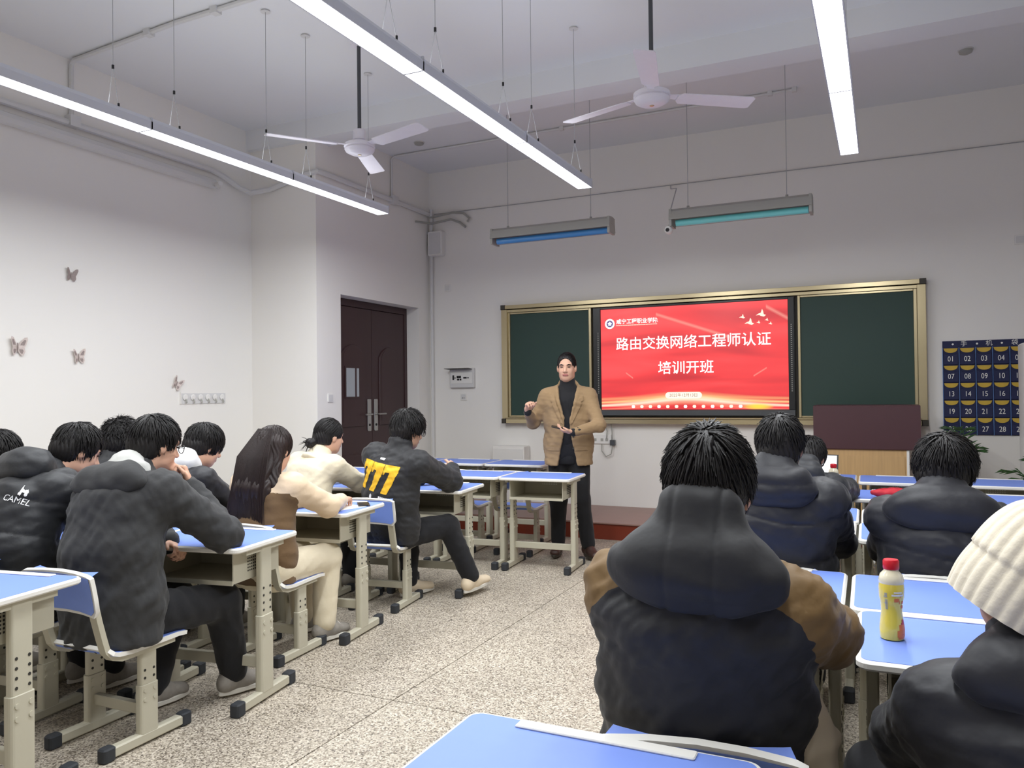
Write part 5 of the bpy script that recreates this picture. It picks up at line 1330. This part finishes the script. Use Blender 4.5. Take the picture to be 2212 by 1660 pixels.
# the teacher
def blazer(F, x):
    ox = x['pel']; r_, f_ = x['r'], x['fw']
    def opening(X, Y, Z):
        lat = (X-ox[0])*r_[0]+(Y-ox[1])*r_[1]; fwd = (X-ox[0])*f_[0]+(Y-ox[1])*f_[1]; z = Z+0*lat
        wv = np.interp(np.broadcast_to(z, np.broadcast_shapes(lat.shape, Z.shape)), [0.76, 0.80, 1.02, 1.10, 1.20, 1.36, 1.50, 1.60], [0.115, 0.085, 0.040, 0.026, 0.022, 0.062, 0.085, 0.10])
        return np.minimum(wv-np.abs(lat), fwd-0.02)
    F.cut(opening)
    F.cut(lambda X, Y, Z: 0.80-Z+0*X+0*Y)
c = person('teacher standing in a tan blazer and black turtleneck holding a phone', (-2.490, 6.415, 0.93), (-2.492, 6.415, 1.475), (-2.488, 6.385, 1.642), 196, hd=(193, -3, 0), sw=0.180, sd=0.075,
    el=[(-2.800, 6.36, 1.165), (-2.185, 6.345, 1.145)], wr=[(-2.755, 6.145, 1.262), (-2.345, 6.165, 1.095)], kn=[(-2.585, 6.40, 0.50), (-2.375, 6.40, 0.50)], an=[(-2.600, 6.42, 0.105), (-2.315, 6.40, 0.105)],
    hand=[dict(d=A3(0.25, -0.35, 0.8), pn=(0.75, -0.4, 0.1), curl=(60, 75, 45), side=-1, k=1.0), dict(d=A3(-0.92, -0.30, 0.12), pn=(-0.1, 0.1, 0.95), curl=(22, 30, 25), side=1)],
    foot_yaw=(190, 225), hair='slick', seed=83, top='camel_wool', bottom='black_cotton', shoes=('shoe_brown', 'frame_dark'), fat=1.05, sleeve=0.78, collar=0.02, lean_back=0.0, face=True,
    res=0.005, gres=0.009, hem=0.12, jacket_hook=blazer, wr_amp=0.0035, leg=0.98, whorl=(0, 1.0, 0.45), seat=0)
F = Field(c['pel']+A3(-0.3, -0.25, -0.12), c['neck']+A3(0.3, 0.25, 0.16), 0.009)      # black turtleneck under the blazer
F.cone(c['pel']-c['sp']*0.06, c['pel']+c['sp']*0.25, (0.165, 0.122), (0.165, 0.118), 0.03, c['r']); F.cone(c['pel']+c['sp']*0.25, c['neck']-c['sp']*0.13, (0.165, 0.118), (0.160, 0.112), 0.03, c['r'])
F.cone(c['neck']-c['sp']*0.13, c['neck']-c['sp']*0.03, (0.150, 0.105), (0.085, 0.075), 0.03, c['r']); F.cone(c['neck']-c['sp']*0.04, c['neck']+c['sp']*0.055+c['fw']*0.012, 0.072, 0.068, 0.02)
for sx in (0, 1): F.cone(c['neck']-c['sp']*0.045, c['sh'][sx]*0.6+(c['neck']-c['sp']*0.06)*0.4, 0.062, 0.052, 0.03)
to_obj(F, 'turtleneck', ['black_cotton'], c['t'], 1, lambda V: 0.002*folds(V, 4, 0.05))
for i in (0, 1):
    d = nrm(c['wr'][i]-c['el'][i]); F = Field(c['wr'][i]-0.12, c['wr'][i]+0.12, 0.006)
    F.cone(c['wr'][i]-d*0.05, c['wr'][i]+d*0.006, 0.037, 0.034, 0.01); to_obj(F, 'sweater_cuff', ['black_cotton'], c['t'], 1)
for sx in (-1, 1):
    P_ = [(0.0, -0.13), (0.018, -0.11), (0.052, 0.06), (0.040, 0.075), (0.055, 0.09), (0.040, 0.14), (0.012, 0.13)]
    decal('lapel', c['t'], c['jacket'], c['pel']+c['sp']*0.345+c['r']*sx*0.062+c['fw']*0.12, c['r']*sx, c['sp']+c['r']*sx*0.28, c['fw'], in_poly(P_), 0.13, 0.30, 0.005, 'camel_wool', 0.012)
    decal('pocket_flap', c['t'], c['jacket'], c['pel']+c['sp']*0.02+c['r']*sx*0.115+c['fw']*0.12, c['r'], c['sp'], c['fw'], lambda x, y: True, 0.12, 0.04, 0.006, 'camel_wool', 0.006)
for z_ in (0.02, 0.12, 0.22):
    MB().lathe([(0.009, -0.002), (0.009, 0.003)], 12, Matrix.Translation(Vector(c['pel']+c['sp']*z_+c['r']*-0.055+c['fw']*0.142)) @ Matrix.Rotation(rad(16), 4, 'Z') @ Matrix.Rotation(PI/2, 4, 'X')).obj('button', 'frame_dark', c['t'])
# the phone he holds
d_ = nrm(A3(-0.92, -0.30, 0.12)); pw = A3(-2.345, 6.165, 1.095)+d_*0.115+A3(0, 0, 0.022)
ph = thing('phone', 'dark phone lying in the teacher\'s left hand', 'phone', tuple(pw), rad(22)); ph.rotation_euler = (rad(10), rad(12), rad(24))
MB().prism(rrect(0.150, 0.072, 0.010), -0.004, 0.004, bev=0.0015).obj('phone_case', 'phone', ph); MB().prism(rrect(0.142, 0.064, 0.008), 0.004, 0.0045).obj('phone_screen', 'glasses', ph)

# right block ------------------------------------------------------
def tan_panel(V, x):
    s_ = (V-x['pel'])@x['sp']; k = np.abs((V-x['pel'])@x['r'])
    d = np.minimum.reduce([seg_dist(V, x['sh'][i], x['el'][i]) for i in (0, 1)]+[seg_dist(V, x['el'][i], x['wr'][i]) for i in (0, 1)])
    return np.maximum(0.098-d+0.10*np.clip(k-0.2, -0.05, 0.1), (s_+0.55*k-0.60)*0.5)
c = person('big student seen from behind in a black and tan hooded jacket', (-0.372, 1.800, 0.52), (-0.352, 1.690, 1.060), (-0.346, 1.735, 1.205), -1, hd=(-4, -8, 0), sw=0.180, sd=0.085,
    el=[(-0.120, 1.875, 0.880), (-0.570, 1.98, 0.85)], wr=[(-0.20, 2.12, 0.80), (-0.50, 2.13, 0.80)], kn=[(-0.27, 2.24, 0.47), (-0.47, 2.24, 0.47)], an=[(-0.27, 2.22, 0.10), (-0.47, 2.22, 0.10)],
    hair='short', seed=97, top='black_tan', panel=tan_panel, dense=3.0, fat=1.16, sleeve=0.86, hood=dict(r=(0.168, 0.066, 0.080), back=0.088, up=0.012, mat='black_shell', rim=0.125, point=True, res=0.006, fold=0.0085, seam=-0.003), collar=0.075,
    res=0.007, gres=0.008, wr_amp=0.0055, hem=0.16, whorl=(0.10, -0.62, 0.78), lean_back=0.03, hs=1.03)
person('student in a glossy black puffer with a big hood, seen from behind', (-0.41, 3.39, 0.51), (-0.395, 3.275, 1.045), (-0.378, 3.315, 1.190), 0, hd=(-6, -6, 0), sw=0.18,
    el=[(-0.185, 3.50, 0.81), (-0.62, 3.50, 0.81)], wr=[(-0.24, 3.78, 0.80), (-0.54, 3.78, 0.80)], kn=[(-0.32, 3.84, 0.47), (-0.5, 3.84, 0.47)], an=[(-0.32, 3.85, 0.10), (-0.5, 3.85, 0.10)],
    hair='short', seed=103, top='navy_black', fat=1.13, sleeve=0.95, gres=0.008, puff=(0.155, 0.021), hood=dict(r=(0.155, 0.075, 0.085), back=0.08, up=0.02, mat='navy_black', rim=0.085, puff=0.008), collar=0.06, hem=0.14)
person('student in a dark hooded jacket with loose tousled hair, seen from behind', (0.185, 3.41, 0.49), (0.190, 3.345, 0.975), (0.205, 3.40, 1.110), -4, hd=(-14, -8, 4), sw=0.175,
    el=[(0.42, 3.56, 0.78), (0.005, 3.55, 0.78)], wr=[(0.36, 3.80, 0.80), (0.03, 3.80, 0.80)], kn=[(0.28, 3.85, 0.47), (0.08, 3.85, 0.47)], an=[(0.28, 3.86, 0.10), (0.08, 3.86, 0.10)],
    hair='loose', seed=113, top='navy_black', fat=1.06, sleeve=0.96, gres=0.008, puff=(0.175, 0.017), hood=dict(r=(0.185, 0.072, 0.082), back=0.085, up=0.015, mat='navy_black', rim=0.08), collar=0.06, hem=0.14, hs=1.02)
person('student in a black jacket bent low over the laptop desk', (-0.50, 5.02, 0.51), (-0.445, 5.10, 0.905), (-0.42, 5.20, 1.000), -10, hd=(-14, -30, 0), sw=0.17,
    el=[(-0.22, 5.32, 0.80), (-0.72, 5.32, 0.80)], wr=[(-0.36, 5.42, 0.80), (-0.58, 5.42, 0.80)], kn=[(-0.41, 5.48, 0.47), (-0.6, 5.48, 0.47)], an=[(-0.41, 5.5, 0.10), (-0.6, 5.5, 0.10)],
    hair='short', seed=127, top='black_nylon', fat=1.08, hood=dict(r=(0.13, 0.07, 0.07), back=0.08, up=0.0, mat='black_nylon', rim=0.07), collar=0.05)
c = person('student in a cream ribbed knit hat and black jacket at the lower right', (0.290, 1.735, 0.47), (0.262, 1.735, 0.905), (0.240, 1.785, 1.055), 2, hd=(6, -14, 12), sw=0.170, sd=0.095,
    el=[(0.52, 1.92, 0.66), (0.035, 1.93, 0.66)], wr=[(0.42, 2.06, 0.60), (0.15, 2.07, 0.60)], kn=[(0.33, 2.18, 0.46), (-0.02, 2.13, 0.47)], an=[(0.33, 2.2, 0.10), (0.02, 2.18, 0.10)],
    hair=None, seed=131, top='navy_black', fat=1.06, sleeve=1.0, hood=dict(r=(0.150, 0.070, 0.055), back=0.075, up=0.0, mat='navy_black', rim=0.06), collar=0.05, hem=0.14, gres=0.009, res=0.007, leg=1.05)
# knit hat: ribbed crown with a turned-up cuff
def knit_hat(c):
    V = []; Q = []; nu, nv = 180, 34; R = c['R']; h = c['head']
    def surf(u, v):
        a = 2*PI*u; z0 = -0.078; top = 0.150
        rib = 0.0062*(abs(math.sin(a*13)))**0.7
        if v < 0.36:
            t = v/0.36; z = z0+0.095*t; rx, ry = 0.104+0.005*math.sin(PI*t), 0.122+0.005*math.sin(PI*t); k = rib
        else:
            t = (v-0.36)/0.64; ph = t*PI/2; z = z0+0.088+(top-z0-0.088)*math.sin(ph); q = math.cos(ph)**0.62
            rx, ry = 0.106*q+0.002, 0.122*q+0.002; k = rib*min(1, q*1.6)
        return A3((rx+k)*math.cos(a), (ry+k)*math.sin(a)-0.014, z)
    for j in range(nv+1):
        for i in range(nu): V.append(h+R@head_R(0, 14, 18)@surf(i/nu, j/nv))
    for j in range(nv):
        for i in range(nu): a = j*nu+i; b = j*nu+(i+1) % nu; Q.append((a, b, b+nu, a+nu))
    link('knit_hat', np_mesh('knit_hat', np.array(V), np.array(Q), ['beanie_knit']), c['t'])
knit_hat(c)
# ------------------------------------------------------------------ small things
def bottle(x, y, z, k, label, rz=0.0, full=True):
    t = thing('juice_bottle', label, 'bottle', (x, y, z), rz)
    pr = [(0.022, 0.0), (0.029, 0.003), (0.031, 0.012), (0.0315, 0.03), (0.029, 0.055), (0.0265, 0.075), (0.028, 0.10), (0.0315, 0.115), (0.0325, 0.14), (0.031, 0.152)]
    MB().lathe([(r*k, zz*k) for r, zz in pr], 32).obj('label_sleeve', 'bottle_juice', t, True)
    b = MB().lathe([(r*k, zz*k) for r, zz in [(0.031, 0.152), (0.0325, 0.160), (0.028, 0.176), (0.019, 0.186), (0.018, 0.192)]], 32).obj('shoulder', 'bottle_clear', t, True)
    MB().lathe([(0.0195*k, 0.190*k), (0.0205*k, 0.193*k), (0.0205*k, 0.212*k), (0.018*k, 0.216*k)], 28).obj('cap', 'bottle_cap', t, True)
    if full:
        def wrap(P, nm, mt, ang):
            m = MB(); n = 6
            for (a0, a1, z0, z1) in P:
                V = []; Fq = []
                for i in range(n+1):
                    a = rad(ang+a0+(a1-a0)*i/n)
                    for zz in (z0, z1):
                        r = float(np.interp(zz, [q[1] for q in pr], [q[0] for q in pr]))*k+0.0007; V.append((r*math.cos(a), r*math.sin(a), zz*k))
                for i in range(n): Fq.append((2*i, 2*i+2, 2*i+3, 2*i+1))
                m.add(V, Fq)
            m.obj(nm, mt, t)
        wrap([(20, 70, 0.006, 0.012), (15, 75, 0.012, 0.03), (25, 72, 0.03, 0.045)], 'fruit_print', 'bottle_orange', -90)
        wrap([(38, 68, 0.018, 0.05), (44, 64, 0.05, 0.058)], 'fruit_print', 'bottle_red', -90)
        wrap([(2, 26, 0.106, 0.116), (30, 34, 0.100, 0.124), (44, 62, 0.088, 0.096), (44, 62, 0.100, 0.108)], 'brand_print', 'bottle_orange', -90)
        wrap([(-42, -36, 0.085, 0.13), (-34, -30, 0.085, 0.13), (-46, -30, 0.118, 0.122), (-46, -30, 0.10, 0.104)], 'brand_print', 'grey_plastic', -90)
        wrap([(-10, 50, 0.122, 0.127), (0, 40, 0.130, 0.134)], 'label_swoosh', 'paper', -90)
    return t
bottle(0.010, 2.352, 0.7512, 0.985, 'yellow juice bottle with a red cap on the right-hand desk', rad(10))
bottle(-0.295, 5.36, 0.7512, 0.95, 'red-capped bottle beside the student in the black puffer\'s shoulder', 0, False)
def pouch():
    t = thing('red_pouch', 'small red pouch lying on a desk behind the loose-haired student', 'pouch', (0.045, 5.42, 0.7512), rad(20))
    F = Field((-0.16, -0.1, -0.01), (0.16, 0.1, 0.10), 0.006)
    F.ell(A3(0, 0, 0.03), (0.11, 0.05, 0.032), None, 0.01); F.cone(A3(-0.09, 0, 0.03), A3(-0.125, 0, 0.034), 0.02, 0.012, 0.02)
    F.cut(lambda X, Y, Z: 0.0005-Z+0*X+0*Y)
    to_obj(F, 'pouch_body', ['red_cloth'], t, 1, lambda V: 0.003*folds(V, 3, 0.04)*(V[:, 2] > 0.01)); MB().tube([(-0.08, -0.01, 0.062), (0, -0.012, 0.068), (0.08, -0.01, 0.060)], 0.0025, 6).obj('zip', 'frame_dark', t)
pouch()
def carton():
    t = thing('snack_cone', 'small brown pointed snack pack on the desk in front of the lectern', 'snack', (-0.365, 6.36, 0.7512))
    MB().lathe([(0.032, 0.0), (0.034, 0.01), (0.012, 0.085), (0.006, 0.092)], 14).obj('wrapper', 'snack', t, True); MB().lathe([(0.010, 0.090), (0.016, 0.105), (0.003, 0.112)], 10).obj('twist_top', 'red_cloth', t)
carton()
def laptop():
    t = thing('laptop', 'open laptop with a bright white screen in front of the bent student', 'laptop', (-0.465, 5.62, 0.7512), rad(-6))
    MB().prism(rrect(0.33, 0.22, 0.012), 0.0, 0.016, bev=0.003).obj('laptop_base', 'laptop_grey', t)
    M = Matrix.Translation((0, 0.108, 0.014)) @ Matrix.Rotation(rad(76), 4, 'X')
    l = MB().prism([(-0.165, 0), (0.165, 0), (0.165, 0.225), (-0.165, 0.225)], -0.004, 0.003, M, bev=0.001).obj('lid', 'black_plastic', t)
    MB().prism([(-0.155, 0.012), (0.155, 0.012), (0.155, 0.217), (-0.155, 0.217)], 0.003, 0.0036, M).obj('laptop_screen', 'laptop_screen', l)
    m = MB()
    for i in range(12):
        for j in range(4): m.cbox((-0.135+i*0.0245, 0.05-j*0.022, 0.017), (0.019, 0.017, 0.002))
    stuff(m.obj('keys', 'black_plastic', t))
laptop()
def desk_phone():
    t = thing('phone', 'black phone on the writing girl\'s desk', 'phone', (-2.885, 3.965, 0.7512), rad(-50))
    MB().prism(rrect(0.150, 0.072, 0.010), 0.0, 0.009, bev=0.002).obj('phone_case', 'phone', t); MB().prism(rrect(0.140, 0.062, 0.008), 0.009, 0.0094).obj('phone_screen', 'glasses', t)
desk_phone()
def sheet():
    o = MB().prism([(-0.10, -0.14), (0.10, -0.14), (0.10, 0.14), (-0.10, 0.14)], 0, 0.002).obj('paper_sheet', 'paper'); o.location = (-2.955, 3.80, 0.7512); o.rotation_euler = (0, 0, rad(-12))
    tag(o, 'white paper sheet under the writing girl\'s hand', 'paper')
sheet()
def tote():
    t = thing('tote_bag', 'beige canvas tote hanging beside the big student', 'bag', (-0.122, 1.715, 0.50))
    F = Field((-0.14, -0.25, -0.1), (0.14, 0.25, 0.45), 0.007); e = A3(0.45, 0.89, 0)
    F.cone(A3(0, 0.0, 0.03), A3(-0.005, 0.0, 0.20), (0.055, 0.024), (0.052, 0.018), 0.02, e); F.cone(A3(-0.005, 0.0, 0.20), A3(-0.02, -0.01, 0.30), (0.052, 0.018), (0.030, 0.010), 0.02, e)
    to_obj(F, 'bag_body', ['canvas_bag'], t, 1, lambda V: 0.007*folds(V, 6, 0.08))
    sec = [(-1.3, -0.16), (1.3, -0.16), (1.3, 0.16), (-1.3, 0.16)]
    MB().tube([(-0.018, -0.02, 0.27), (-0.032, -0.02, 0.33), (-0.050, -0.015, 0.385), (-0.075, 0.0, 0.425), (-0.09, 0.04, 0.43), (-0.08, 0.07, 0.38), (-0.02, 0.05, 0.26)], 0.016, sec=sec).obj('strap', 'canvas_bag', t)
tote()
